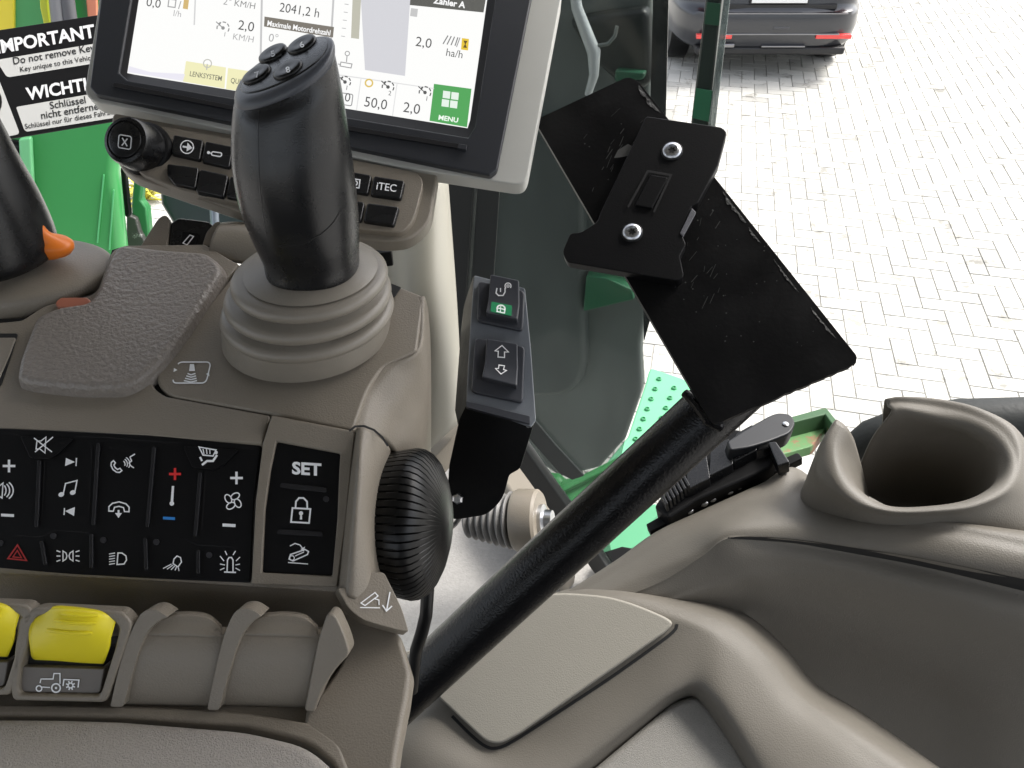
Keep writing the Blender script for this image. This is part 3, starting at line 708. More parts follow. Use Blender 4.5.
wr('50,0', 375, 108, 10, DK, sx=.95); wr('2,0', 411, 113, 10, DK); wr('0', 347, 101.5, 8.5, DK)
wr('MENU', 448, 121, 4.6, (.9, 1, .9), bold=.03, sx=1.1)
wr('LENKSYSTEM', 205.5, 78.5, 5, (.2, .2, .15), bold=.01, sx=.78); wr('QUICK', 239, 84, 5, (.2, .2, .15), bold=.01, sx=.78)
def gl(fn, c=DK, name='screen_symbol'):
    k = (c, 1.0)
    if k not in EMI: EMI[k] = emis('screen_tint_%d' % len(EMI), c, 1.0)
    q = MB(); fn(q); q.build(name, EMI[k], sc, fix=False, smooth=False)
def gauge(x, y, r, c=DK, n_='1'):
    def f(q):
        for a in range(-190, 50, 48): q.arc(x, y, r, r, a, a + 34, 1.2, D, S0 + .0004, n=5)
        q.line([(x - r * 1.15, y - r * 1.05), (x + 1, y + 1)], 1, D, S0 + .0004); q.disc(x, y, 1.8, 1.8, D, S0 + .0004)
        q.flat([(x - r * .75, y - r * .75), (x - r * .3, y - r * .8), (x - r * .75, y - r * .25)], D, S0 + .0004)
        text_into(q, n_, x + 1.5, y + r + 2.5, 4.5, D, 9, S0 + .0004)
    gl(f, c)
gauge(223, 28, 6, (.3, .3, .3)); gauge(345, 82, 5.5); gauge(388, 87, 5.8, n_='2'); gauge(425, 92.5, 5.8)
gl(lambda q: q.arc(369, 83, 3.6, 3.6, 0, 360, 1.6, D, S0 + .0004), (.75, .55, .15))
gl(lambda q: q.line(rp([(336, 92, 2), (353, 94.5, 2), (351.5, 106, 2), (334, 103, 2)]), 1, D, S0 + .0004, closed=True), (.3, .3, .3))
def f(q):
    for k in range(4): q.line([(443 + k * 4, 44 + k * .6), (448 + k * 3.3, 35.5 + k * .6)], 1.2, D, S0 + .0004)
    q.line([(456.5, 47), (460, 37.5)], .9, D, S0 + .0004)
gl(f, (.25, .25, .25))
tile([(462, 38), (469, 39), (468, 50.5), (461, 49.5)], (.85, .6, .05), name='hourglass_badge')
gl(lambda q: q.flat([(463.5, 40.5), (467.5, 41), (465.6, 44.2), (467, 48), (463, 47.5), (464.9, 44.2)], D, S0 + .0004), (.12, .08, .02))
def f(q):
    q.line(rp([(341, 62), (352, 64), (351, 68), (340, 66)]), 1, D, S0 + .0004, closed=True); q.line([(346.5, 62), (347, 56)], 1, D, S0 + .0004); q.arc(347.3, 53.5, 2.2, 2.2, 0, 360, .9, D, S0 + .0004); q.line([(338, 64), (341, 64.5)], 1, D, S0 + .0004)
gl(f, (.35, .35, .35))
def f(q):
    for k in range(6): q.line([(341 + k * .9, 36 - k * 8), (345 + k * .9, 36.6 - k * 8)], .8, D, S0 + .0004)
gl(f, (.5, .5, .5))
def f(q):
    q.arc(207.5, 63.5, 4, 4, 0, 360, 1.1, D, S0 + .0004); q.line([(207.3, 64), (206.6, 70)], 1.3, D, S0 + .0004)
gl(f, (.55, .55, .5))
def f(q):
    q.line([(169, -1), (176, 0), (175, 7.5), (168, 6.5)], 1.2, D, S0 + .0004, closed=True); q.line([(181, 1), (178.5, 9)], 1, D, S0 + .0004)
gl(f, (.4, .4, .4))
tile([(184, -1), (189, 0), (187.8, 9.5), (182.8, 8.5)], (.7, .5, .2), name='hourglass_badge')

# ------------------------------------------------------------------ key pod below
K = Pl((130, 140, .528), (404, 200, .513), (395, 225, .505))
pod = thing('keypad_pod', 'tan key strip with a round black selector knob below the touchscreen', 'control panel', P(280, 200, .55))
MB().slab(rp([(112, 112, 6), (300, 146), (438, 172, 6), (430, 222, 10), (410, 240, 12), (385, 242, 8), (300, 232), (150, 182, 10), (124, 172, 12), (110, 150, 8)]), K, -.005, .012).build('pod_back', M['tan2'], pod, bevel=.004)
MB().slab(rp([(118, 118, 6), (300, 149), (418, 172, 8), (424, 182, 8), (414, 220, 8), (402, 233, 8), (360, 229, 4), (300, 219), (180, 189), (136, 171, 10)]), K, 0, .012).build('face_plate', M['tan'], pod, bevel=.003, seg=4)
def pbtn(pts, fn=None):
    b = MB().slab(rp([(x, y, 2.5) for x, y in pts]), K, .0028, .005, taper=.0008).build('key', M['grip'], pod, bevel=.0012, seg=4)
    if fn:
        q = MB(); fn(q); q.build('printed_symbol', W, b, fix=False, smooth=False)
def arrow(q):
    q.arc(187, 147, 6.5, 6.5, 0, 360, 1.1, K, .003); q.line([(182.5, 146.5), (190, 147.5)], 1.8, K, .003); q.flat([(187.5, 142.5), (192.5, 148), (186.5, 151.5)], K, .003)
def lev(q):
    q.line(rp([(212, 151.5, 2), (222, 153, 2), (221, 156.8, 2), (211, 155, 2)]), 1.2, K, .003, closed=True); q.disc(208.5, 152.5, 1.6, 1.6, K, .003); q.line([(208.5, 152.5), (212, 153.5)], 1.1, K, .003)
pbtn([(173.5, 134.5), (203, 140), (199.5, 159.5), (171, 153)], arrow)
pbtn([(205.5, 141), (233, 146.5), (229, 167), (201.5, 160.5)], lev)
for k in range(4):
    x = 236 + 30 * k; y = 147 + 6 * k
    if k < 3: pbtn([(x, y), (x + 28, y + 5), (x + 25, y + 25), (x - 3, y + 19.5)])
pbtn([(167, 163.5), (198.5, 167.5), (195, 188), (174, 183), (167, 175)])
pbtn([(200, 169), (228, 175), (223.5, 196.5), (195.5, 190)])
for k in range(4):
    x = 230 + 31 * k; y = 176 + 6 * k; pbtn([(x, y), (x + 28, y + 5.5), (x + 24, y + 26), (x - 4, y + 20)])
def gearbox(q):
    q.line([(352, 178.5), (360, 179.8), (359, 188), (350, 186.5)], 1.1, K, .003, closed=True); q.arc(355, 183, 2.3, 2.3, 0, 360, 1.2, K, .003)
pbtn([(342, 169.5), (371.5, 175), (367.5, 193.5), (339, 188)], gearbox)
pbtn([(374, 175.5), (404.5, 180.5), (400.5, 198.5), (370.5, 194)], lambda q: text_into(q, 'iTEC', 386, 190.5, 7.2, K, 8, .003, bold=.01, sx=.98))
pbtn([(352, 200), (364.5, 202), (361, 220.5), (350, 218)])
pbtn([(367.5, 202.5), (399, 206.5), (393.5, 225), (363.5, 220.5)])
# selector knob
kc = K.at(146, 150); ka = ((CAM - kc).normalized() * .86 - cr * .46 + cu * .22).normalized()
pk = .52 / F
MB().lathe(kc, ka, [(27 * pk, -.003), (27.5 * pk, 0), (27 * pk, .003), (25 * pk, .004)], 64).build('knob_ring', M['key'], pod)
kn = MB().lathe(kc, ka, [(r * pk, h * pk) for r, h in ((25, 4), (24.5, 8), (23.5, 30), (22, 33.5), (19, 34.5), (18.4, 33.4), (17.6, 33.4), (16.8, 34.6), (15, 35.2), (0, 35.2))], 64, mod=lambda j, i: 1).build('selector_knob', M['grip'], pod, ang=35)
kt = kc + ka * (35.3 * pk); KP = Pl(kt, n=ka)
q = MB()
q.line(rp([(119, 134.5, 2.5), (131.5, 136.5, 2.5), (130.5, 149.5, 2.5), (118, 147.5, 2.5)]), 1.1, KP, .0002, closed=True)
q.line([(122.2, 137.8), (127.2, 146.3)], 1.3, KP, .0002); q.line([(127.5, 138.6), (121.8, 145.5)], 1.3, KP, .0002)
q.build('printed_symbol', W, kn, fix=False, smooth=False)
q = MB()
for k in range(6): q.disc(145.5 + (1.6 if k in (1, 2, 3, 4) else 0), 134 + k * 3.3, .8, .8, K, .004)
q.build('printed_dots', mat('grey_print', (.3, .3, .3), .5), pod, fix=False, smooth=False)

# ------------------------------------------------------------------ column carrying display
colm = thing('display_column', 'pale beige column standing behind the joystick and below the touchscreen', 'support column', P(420, 420, .66))
MB().loft([[(350, 225, .66), (352, 300, .64), (356, 380, .63), (360, 470, .62)],
           [(388, 222, .645), (392, 300, .63), (396, 380, .615), (400, 470, .61)],
           [(404, 215, .635), (410, 300, .61), (414, 380, .60), (418, 460, .595)],
           [(426, 190, .63), (434, 300, .605), (440, 380, .60), (440, 440, .597)],
           [(443, 178, .64), (451, 300, .62), (456, 380, .61), (458, 424, .607)],
           [(448, 176, .67), (457, 300, .65), (461, 380, .64), (463, 424, .635)]], 30, 6).build('column_shell', mat('pale_beige', (.37, .355, .30), .5, bump=.06, bscale=1000, spec=.35, var=.03, vscale=15), colm, solid=.006)
MB().slab(rp([(425, 445), (461, 415, 3), (463, 426), (440, 452), (424, 470), (405, 470)]), Pl((430, 450, .64), (460, 420, .65), (440, 470, .62)), 0, .02).build('column_foot', M['tan2'], colm, bevel=.003)
clip = thing('latch', 'small black latch with a clear round screw under the key strip', 'latch', P(375, 245, .56))
CP = Pl((360, 240, .56), (395, 240, .56), (375, 252, .55))
MB().slab(rp([(357, 236, 2), (391, 238, 2), (392, 252, 2), (374, 254, 2), (359, 249, 2)]), CP, 0, .012).build('latch_body', M['key'], clip, bevel=.001)
MB().lathe(CP.at(371, 243), CP.n, [(.006, 0), (.006, .002), (.004, .004), (.002, .0045), (0, .0045)], 24).build('clear_screw', mat('clear_grey', (.5, .5, .48), .12, spec=.8), clip)
M['blackmetal'] = mat('black_painted_steel', (.004, .004, .0043), .38, bump=.12, bscale=350, detail=6, spec=.15, rvar=.1, vscale=30, dirt=((.04, .04, .038), 260, .68))
M['blacktube'] = mat('black_hammered_paint', (.003, .003, .0035), .24, bump=.4, bscale=600, detail=4, spec=.3, rvar=.06, vscale=60)
M['clipblack'] = mat('black_clip_plastic', (.004, .004, .0045), .5, bump=.1, bscale=900, spec=.18, dirt=((.05, .05, .05), 420, .70))
M['steel'] = mat('zinc_screw', (.55, .56, .58), .28, metal=1, bump=.2, bscale=600)
M['switchgrey'] = mat('switch_grey_black', (.042, .045, .054), .42, bump=.06, bscale=1800, spec=.4)
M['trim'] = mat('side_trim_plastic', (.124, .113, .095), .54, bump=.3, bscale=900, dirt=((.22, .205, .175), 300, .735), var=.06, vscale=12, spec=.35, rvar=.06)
M['lid'] = mat('side_lid_lit_plastic', (.25, .235, .20), .5, bump=.3, bscale=1000, var=.04, vscale=12, spec=.35)  # trim plastic made paler for the bright light on the upward-facing lid
M['green'] = mat('green_paint', (.05, .31, .085), .3, spec=.5, coat=.4, var=.05, vscale=6)
M['mint'] = mat('green_step_paint', (.11, .38, .20), .55, spec=.4, var=.1, vscale=12)

# ------------------------------------------------------------------ switch bracket
S = Pl((478, 276, .565), (522, 287, .562), (468, 402, .535))
sb = thing('switch_bracket', 'black sheet metal bracket with two rocker switches between joystick and angled plate', 'switch box', P(495, 400, .57))
MB().slab(rp([(474, 275, 2), (525, 288, 2), (531, 350), (536, 420, 2), (531, 427, 2), (466, 403, 2), (470, 330)]), S, 0, .003).build('face_plate', mat('bracket_face_sheen', (.165, .18, .20), .38, bump=.1, bscale=1200, spec=.5), sb, bevel=.0008)  # base colour raised to carry the sky sheen on the black metal
lo = Pl((467, 404, .536), (531, 424, .533), (480, 515, .560))
MB().slab(rp([(467, 403.5), (534, 423), (532, 430), (520, 469, 4), (509, 475, 3), (503, 499, 10), (487, 515, 8), (454, 520, 6), (446, 515, 6), (449, 466), (459, 420)]), lo, -.0006, .0025).build('lower_plate', M['blackmetal'], sb, bevel=.0005)
SD = Pl((474, 276, .566), (468, 402, .537), (455, 402, .585))
MB().slab(rp([(473.5, 276), (467.5, 402), (458, 425), (455, 410), (461, 330), (464, 305, 5)]), SD, 0, .002).build('side_flange', M['blackmetal'], sb)
MB().slab(rp([(466, 401, 1), (530, 416, 1), (530, 424, 1), (466, 407, 1)]), S, .003, .004).build('lip', M['switchgrey'], sb, bevel=.0008)
MB().lathe(lo.at(458, 498), lo.n, [(.004, 0), (.004, .002), (.0025, .003), (0, .003)], 6).build('bolt', M['steel'], sb)
MB().lathe(lo.at(528.5, 425), lo.n, [(.0015, 0), (.0015, .0015), (0, .0018)], 12).build('rivet', M['steel'], sb)
def rocker(base, top, mid, fn, m_=None):
    bs = MB().slab(rp([(x, y, 5) for x, y in base]), S, .004, .004).build('switch_base', M['switchgrey'], sb, bevel=.0014, seg=4)
    # two-faced rocker: upper half tilted one way, lower the other
    (a, b, c, d) = top; (ml, mr) = mid
    v = [S.at(*a, .0125), S.at(*b, .0125), S.at(*mr, .0085), S.at(*ml, .0085), S.at(*c, .0118), S.at(*d, .0118)]
    lowp = [S.at(a[0], a[1], .0125) - S.n * .009, S.at(*b, .0125) - S.n * .009, v[2] - S.n * .005, v[3] - S.n * .005, v[4] - S.n * .0085, v[5] - S.n * .0085]
    q = MB(); q.add(v + lowp, [(0, 3, 2, 1), (3, 5, 4, 2), (6, 7, 8, 9), (9, 8, 10, 11), (0, 1, 7, 6), (1, 2, 8, 7), (2, 4, 10, 8), (4, 5, 11, 10), (5, 3, 9, 11), (3, 0, 6, 9)])
    r = q.build('rocker', M['switchgrey'], bs, bevel=.0011, seg=4, ang=50)
    UP = Pl(v[0], n=(v[1] - v[0]).cross(v[3] - v[0])); LO = Pl(v[3], n=(v[2] - v[3]).cross(v[5] - v[3]))
    fn(r, UP, LO)
def f1(r, U, L):
    q = MB(); q.line([(497, 288), (496, 293), (498.5, 295.5), (503, 295.5), (505, 292), (505, 288)], 1.2, U, .0002); q.arc(508, 286, 3, 3, 130, 400, 1.1, U, .0002); q.line([(500.5, 288), (500.5, 292)], 1.1, U, .0002); q.arc(508, 286, 1.2, 1.2, 0, 360, .8, U, .0002)
    q.build('printed_symbol', M['white'], r.parent, fix=False, smooth=False)
    MB().flat(rp([(491.5, 301.5, 1), (512, 305.5, 1), (511.5, 316, 1), (490.5, 311.5, 1)]), L, .0003).build('green_window', emis('green_lamp', (.02, .42, .16), .42), r.parent, fix=False, smooth=False)
    q = MB(); q.arc(501, 308.5, 4, 3.3, 150, 390, 1.4, L, .0005, rot=8); q.line([(497.5, 308), (505, 309.5), (504.5, 313), (497, 311.5)], 1.2, L, .0005, closed=True); q.line([(500.8, 306), (500.3, 312)], .9, L, .0005)
    q.build('printed_symbol', M['white'], r.parent, fix=False, smooth=False)
rocker([(478, 280), (525, 290.5), (523, 331), (477, 321)], ((490.5, 274), (519, 280), (517.5, 319.5), (486, 313)), ((488.5, 299), (519.5, 304)), f1)
def f2(r, U, L):
    q = MB(); q.line([(502, 345.5), (508.5, 352), (504.5, 352), (504.5, 357.5), (498, 357), (498.3, 351.3), (495, 350.8)], 1.1, U, .0002, closed=True)
    q.line([(501, 374), (506.5, 370.5), (503.5, 369.5), (504.5, 365.8), (499, 365), (498.5, 368.5), (495.5, 368.5)], 1, L, .0003, closed=True)
    q.build('printed_symbol', M['white'], r.parent, fix=False, smooth=False)
rocker([(475, 337), (525, 346), (523, 403), (471, 392)], ((486.5, 338), (517.5, 343.5), (517, 386), (482, 377)), ((485, 361), (518, 366)), f2)

# ------------------------------------------------------------------ device mount
dm = thing('device_mount', 'black steel plate bolted askew with a small holder, on a thick angled black tube', 'mounting arm', P(395, 700, .60))
PL = Pl((532, 122, .565), (632, 78, .560), (712, 425, .485))
random.seed(3)
bottom = [(856 - i * (856 - 716) / 26 + random.uniform(-.4, .4), 364 + i * (424 - 364) / 26 + random.uniform(-.8, .6)) for i in range(1, 26)]
MB().slab(rp([(533, 121, 4), (628, 76.5, 6), (638, 81, 4), (857, 356, 3), (856, 364, 2)]) + bottom + rp([(714, 425, 2), (707, 417, 3)]), PL, 0, .006).build('steel_plate', M['blackmetal'], dm, bevel=.0009, seg=3)
# hand-ground edge: the worn bare strip along the long side and the weld bead
MB().tube([P(x, y, d) for x, y, d in [(685, 393, .505), (697, 405, .498), (708, 420, .492), (722, 428, .492)]], [.003, .0036, .004, .003], 10).build('weld_bead', M['blacktube'], dm)
wpm = mat('bare_scuffed_steel', (.07, .07, .068), .45, bump=.8, bscale=500, metal=.3, dirt=((.012, .012, .012), 300, .5))
for (x0, y0, x1, y1, w_) in [(640, 84, 662, 112, 5), (724, 190, 748, 222, 5), (750, 226, 762, 242, 3), (775, 258, 800, 291, 2.4), (812, 306, 838, 338, 2.6)]:
    a = Vector((x0, y0)); b = Vector((x1, y1)); t = (b - a).normalized(); nn = Vector((t.y, -t.x)); top_ = []; bot = []
    for i in range(13):
        p = a.lerp(b, i / 12); k = math.sin(math.pi * i / 12) ** .5
        top_.append(tuple(p - nn * 1.6)); bot.append(tuple(p - nn * (1.7 + w_ * k * random.uniform(.2, 1.0))))
    MB().flat(top_ + bot[::-1], PL, .0003).build('worn_paint', wpm, dm, fix=False)
sc_ = MB()
for i in range(55):
    cx, cy = (random.gauss(625, 18), random.gauss(172, 26)) if i < 40 else (random.gauss(700, 12), random.gauss(275, 22))
    if cx < 570 or cx > 720: continue
    L_ = random.uniform(2, 14); a = R(random.gauss(-58, 14)); sc_.line([(cx, cy), (cx + L_ * math.cos(a), cy + L_ * math.sin(a))], random.uniform(.2, .55), PL, .0002)
for i in range(60):
    t = random.random(); u = random.random(); x = 560 + 110 * u + 170 * t; y = 125 - 20 * u + 240 * t
    r_ = random.uniform(.3, .9); sc_.flat([(x - r_, y), (x, y + r_ * .8), (x + r_, y), (x, y - r_)], PL, .0002)
sc_.flat([(618, 150), (628, 144), (636, 148), (632, 155), (622, 157), (614, 158)], PL, .0002)
sc_.build('scratches', mat('scratch_grey', (.05, .05, .048), .5), dm, fix=False, smooth=False)['kind'] = 'stuff'
CLP = rp([(646, 116, 3), (722, 127, 3), (727, 132, 3), (718, 165), (698, 203, 2), (692, 206), (681, 232), (686, 244, 2), (680, 256), (684, 276, 3), (678, 281, 3), (626, 272), (567, 262, 3), (562, 252, 4), (570, 233, 3), (581, 232, 3), (598, 221, 4), (600, 213, 3), (611, 190)])
cl = MB().slab(CLP, PL, .009, .0092).build('holder_plate', M['clipblack'], dm, bevel=.0008)
for x, y in ((672, 151), (632, 232.5)):
    c0 = PL.at(x, y, .009); px1 = (PL.dep(x, y)) / F
    MB().lathe(c0, PL.n, [(10.5 * px1, -.0002), (10.5 * px1, .0004), (9.8 * px1, .0008), (9.2 * px1, .0002)], 40).build('washer_ring', M['rubber'], cl)
    sw = MB().lathe(c0, PL.n, [(9 * px1, 0), (9 * px1, .0012), (7.5 * px1, .0022), (5 * px1, .0026), (4.6 * px1, .0012), (0, .0012)], 40).build('screw', M['steel'], cl)
    MB().lathe(c0 + PL.n * .00125, PL.n, [(4 * px1, 0), (4 * px1, .0002), (0, .0003)], 12, mod=lambda j, i: 1 if j % 2 else .6).build('screw_socket', M['gap'], sw)
MB().line([(628, 207), (648, 171), (671, 175), (654, 212)], 2.2, PL, .0103).build('slot', M['gap'], cl, fix=False)
MB().slab(rp([(635, 205), (651, 174.5, 2), (668, 177.5, 2), (652, 208)]), PL, .0108, .003).build('tongue', M['clipblack'], cl, bevel=.0006)
MB().slab(rp([(692, 208), (696, 212), (683, 236), (680, 233)]), PL, .0100, .003).build('catch', mat('catch_grey', (.12, .12, .13), .4, bump=.3, bscale=900), cl, bevel=.0004)
tp = [P(747, 378, .517).lerp(P(340, 753, .64), k / 8) for k in range(9)]
MB().tube(tp, .0196, 48).build('tube', M['blacktube'], dm, ang=50)

# ------------------------------------------------------------------ bellows on a pin
bl = thing('bellows_joint', 'grey rubber bellows with a beige end disc and silver bolt, half behind the tube', 'bellows', P(500, 515, .95))
o_ = P(462, 521, .93); e_ = P(545, 520, .90); ax = (e_ - o_).normalized(); Lb = (e_ - o_).length
pr = []
for k in range(7):
    h0 = Lb * (.05 + k * .085); rr_ = .014 + k * .0022
    for t in (0, .25, .5, .75): pr.append((rr_ + .006 * math.sin(math.pi * t), h0 + Lb * .085 * t))
MB().lathe(o_, ax, pr, 48).build('bellows', mat('bellows_grey', (.16, .155, .15), .45, spec=.4), bl, ang=70)
MB().lathe(o_, ax, [(r, h * Lb) for r, h in ((.026, .64), (.034, .66), (.036, .70), (.035, .92), (.032, .95), (0, .95))], 48).build('end_disc', M['tan'], bl, ang=30)
MB().lathe(o_ + ax * (Lb * .95), ax, [(.018, 0), (.018, .004), (.012, .006), (.011, .014), (0, .014)], 24).build('bolt', M['steel'], bl, ang=30)

cbl = MB().tube([P(x, y, d) for x, y, d in [(428, 585, .50), (427, 600, .50), (426, 615, .505), (422, 632, .51), (416, 650, .53), (412, 690, .56)]], .0042, 12).build('power_cable', M['rubber'])
tag(cbl, 'thin black cable hanging down behind the ribbed dial', 'cable')
cb2 = MB().tube([P(x, y, d) for x, y, d in [(448, 530, .62), (455, 524, .60), (462, 515, .62), (470, 508, .66)]], .002, 8).build('thin_wire', M['rubber'])
tag(cb2, 'short thin black wire beside the dial, under the switch bracket', 'wire')

# ------------------------------------------------------------------ cab floor, sill, window
zf = CAM.z - 1.15
H = Pl(Vector((0, 0, zf)), n=(0, 0, 1))
fl = MB().slab([(330, 410), (455, 412), (512, 428), (568, 520), (625, 600), (640, 720), (560, 1000), (250, 1000), (250, 500)], H, 0, .03).build('floor_mat', mat('speckled_floor_mat', (.30, .29, .275), .85, bump=.8, bscale=260, detail=6, var=.22, vscale=170, spec=.2))
tag(fl, 'speckled grey cab floor mat under the tube', 'floor mat')
G = Pl(P(560, 200, .95), n=(-.30, -.95, .0))
win = thing('cab_window', 'dark tinted side window with black rubber seal behind the switch bracket', 'window', G.at(560, 450))
def glassmat(name, tint, trans, rough=.06):
    m = bpy.data.materials.new(name); m.use_nodes = True; nt = m.node_tree; N = nt.nodes; L = nt.links; b = N['Principled BSDF']; o = N['Material Output']
    b.inputs['Base Color'].default_value = (*tint, 1); b.inputs['Roughness'].default_value = rough; b.inputs['Specular IOR Level'].default_value = .5
    # upright streaks of darker and lighter tint on the pane
    tc = N.new('ShaderNodeTexCoord'); mp_ = N.new('ShaderNodeMapping'); mp_.inputs['Scale'].default_value = (14, 14, 3.5); ns = N.new('ShaderNodeTexNoise'); ns.inputs['Scale'].default_value = 1; ns.inputs['Detail'].default_value = 7; ns.inputs['Roughness'].default_value = .7
    L.new(tc.outputs['Object'], mp_.inputs[0]); L.new(mp_.outputs[0], ns.inputs['Vector'])
    cm = N.new('ShaderNodeMix'); cm.data_type = 'RGBA'; cm.inputs[6].default_value = tuple(x * .6 for x in tint) + (1,); cm.inputs[7].default_value = tuple(x * 2.6 for x in tint) + (1,)
    mr = N.new('ShaderNodeMapRange'); mr.inputs[1].default_value = .4; mr.inputs[2].default_value = .75; L.new(ns.outputs['Fac'], mr.inputs[0]); L.new(mr.outputs[0], cm.inputs[0]); L.new(cm.outputs[2], b.inputs['Base Color'])
    t = N.new('ShaderNodeBsdfTransparent'); t.inputs[0].default_value = (.92, .95, .94, 1); mx = N.new('ShaderNodeMixShader'); mx.inputs[0].default_value = trans
    L.new(b.outputs[0], mx.inputs[1]); L.new(t.outputs[0], mx.inputs[2]); L.new(mx.outputs[0], o.inputs[0]); return m
MB().slab(rp([(470, -120), (672, -120), (667, 0), (664, 150), (657, 290), (642, 345, 8), (645, 385, 6), (625, 440), (606, 520), (612, 566), (522, 430), (452, 428), (458, 300), (466, 180)]), G, 0, .005).build('tinted_pane', glassmat('tinted_glass', (.028, .035, .032), .62, .06), win, smooth=False)
MB().slab([(444, -120), (486, -120), (482, 0), (474, 180), (466, 300), (462, 432), (444, 432), (440, 250)], G, .012, .02).build('seal', mat('seal_black', (.012, .014, .014), .5), win, bevel=.003)
MB().slab([(484, -120), (510, -120), (506, 0), (500, 180), (492, 300), (484, 432), (466, 432), (470, 300), (478, 180)], G, .006, .004).build('printed_border', mat('border_grey', (.018, .021, .021), .45), win, bevel=.001)
MB().slab([(500, 425), (517, 437), (535, 463), (575, 518), (618, 585), (604, 588), (560, 525), (520, 470), (505, 450)], G, .012, .02).build('seal', mat('seal_black2', (.008, .009, .009), .5), win, bevel=.003)
MB().slab([(520, 405), (534, 420), (556, 446), (584, 476), (572, 480), (560, 474), (532, 442), (516, 424)], G, .006, .004).build('printed_border', mat('border_dark', (.03, .035, .034), .5), win, bevel=.001)
MB().slab([(650, -120), (674, -120), (668.5, 0), (665, 150), (658, 292), (644, 342), (643, 300), (649, 150), (653, 0)], G, .004, .002).build('edge_strip', glassmat('edge_frit', (.028, .032, .031), .10), win, smooth=False)
st = MB().slab([(506, 452), (522, 462), (562, 512), (580, 540), (566, 552), (530, 520), (500, 480)], H, .12, .12).build('door_sill', M['tan2'], bevel=.01)
tag(st, 'beige door sill step behind the bellows', 'door sill')
# door frame post further out
DP = Pl(P(710, 60, 1.25), n=(-.3, -.95, .1))
dp = thing('door_post', 'upright black post with painted green reflections in front of the dark parked car', 'post', DP.at(700, 200))
MB().slab([(710, -120), (731, -120), (722, 0), (709, 122), (706, 300), (706, 440), (690, 440), (690, 300), (691, 122), (705.5, 0)], DP, 0, .04).build('post', mat('post_black', (.012, .020, .016), .35, spec=.5), dp, bevel=.004)
MB().slab([(733, -120), (739, -120), (730, 0), (715.5, 124), (712, 300), (712, 440), (706, 440), (706, 300), (708.5, 122), (723.5, 0)], DP, .004, .006).build('edge_strip', glassmat('strip_clear', (.16, .19, .18), .35, .2), dp, bevel=.001)
MB().slab([(696, 88), (713, 91), (709, 122), (692, 118)], DP, .003, .003).build('reflection_band', mat('post_reflection_green', (.02, .10, .05), .35), dp, bevel=.0006)  # reflections in the glass edge, painted on as green bands
MB().slab([(707, 2), (721, 4), (719, 26), (704, 24)], DP, .003, .003).build('reflection_band', mat('post_reflection_green2', (.015, .055, .03), .35), dp, bevel=.0006)

# ------------------------------------------------------------------ right hand side trim
trim = thing('side_console', 'curved grey-beige side trim with a round cup holder and storage lid at lower right', 'side console', P(760, 650, .68))
U_ = [[(540, 640, .76), (610, 590, .76), (654, 560, .76), (700, 530, .765), (760, 510, .77), (800, 500, .775), (850, 530, .87), (920, 545, .87), (1060, 560, .82)],
      [(545, 606, .715), (612, 563, .71), (654, 533, .71), (700, 511, .71), (760, 484, .715), (797, 468, .72), (850, 515, .80), (920, 535, .82), (1060, 545, .76)],
      [(560, 606, .695), (622, 569, .690), (668, 542, .685), (716, 518, .68), (770, 497, .685), (808, 497, .685), (860, 508, .67), (930, 517, .65), (1060, 536, .62)],
      [(575, 606, .682), (640, 575, .675), (690, 551, .665), (728, 528, .655), (780, 520, .652), (830, 522, .645), (900, 525, .63), (960, 535, .613), (1060, 556, .592)],
      [(590, 607, .676), (655, 583, .668), (700, 556, .658), (729, 537, .650), (781, 537.5, .645), (832, 543, .637), (898, 553, .623), (958, 564, .607), (1060, 583, .587)],
      [(592, 609, .676), (658, 586, .668), (702, 560, .658), (731, 541, .650), (782, 542.5, .651), (833, 549, .646), (899, 561, .635), (959, 575, .621), (1060, 600, .603)],
      [(600, 612, .676), (668, 596, .668), (712, 578, .661), (742, 566, .655), (792, 562, .651), (846, 572, .643), (911, 588, .629), (970, 604, .615), (1060, 632, .597)],
      [(608, 616, .68), (675, 606, .675), (720, 596, .672), (750, 590, .670), (800, 594, .668), (857, 608, .661), (924, 628, .648), (992, 652, .633), (1060, 674, .618)],
      [(640, 630, .72), (700, 630, .73), (735, 634, .735), (770, 645, .74), (820, 670, .745), (870, 690, .745), (935, 715, .735), (1000, 745, .72), (1060, 765, .71)],
      [(660, 650, .76), (710, 660, .77), (745, 680, .785), (785, 700, .80), (835, 740, .81), (880, 770, .81), (940, 800, .80), (1000, 830, .79), (1060, 850, .78)]]
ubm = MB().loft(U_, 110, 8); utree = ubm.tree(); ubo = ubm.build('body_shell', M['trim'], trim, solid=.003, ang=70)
MB().surf_line(utree, [(728, 538), (755, 538.6), (781, 540), (807, 543), (832, 547), (865, 552.5), (899, 558), (930, 564), (958, 570), (1010, 582), (1060, 593)], lambda t: 1.6 + 2.2 * min(1, t * 8) + 11 * max(0, t - .2), .0004, 80).build('open_seam', M['gap'], ubo, fix=False)
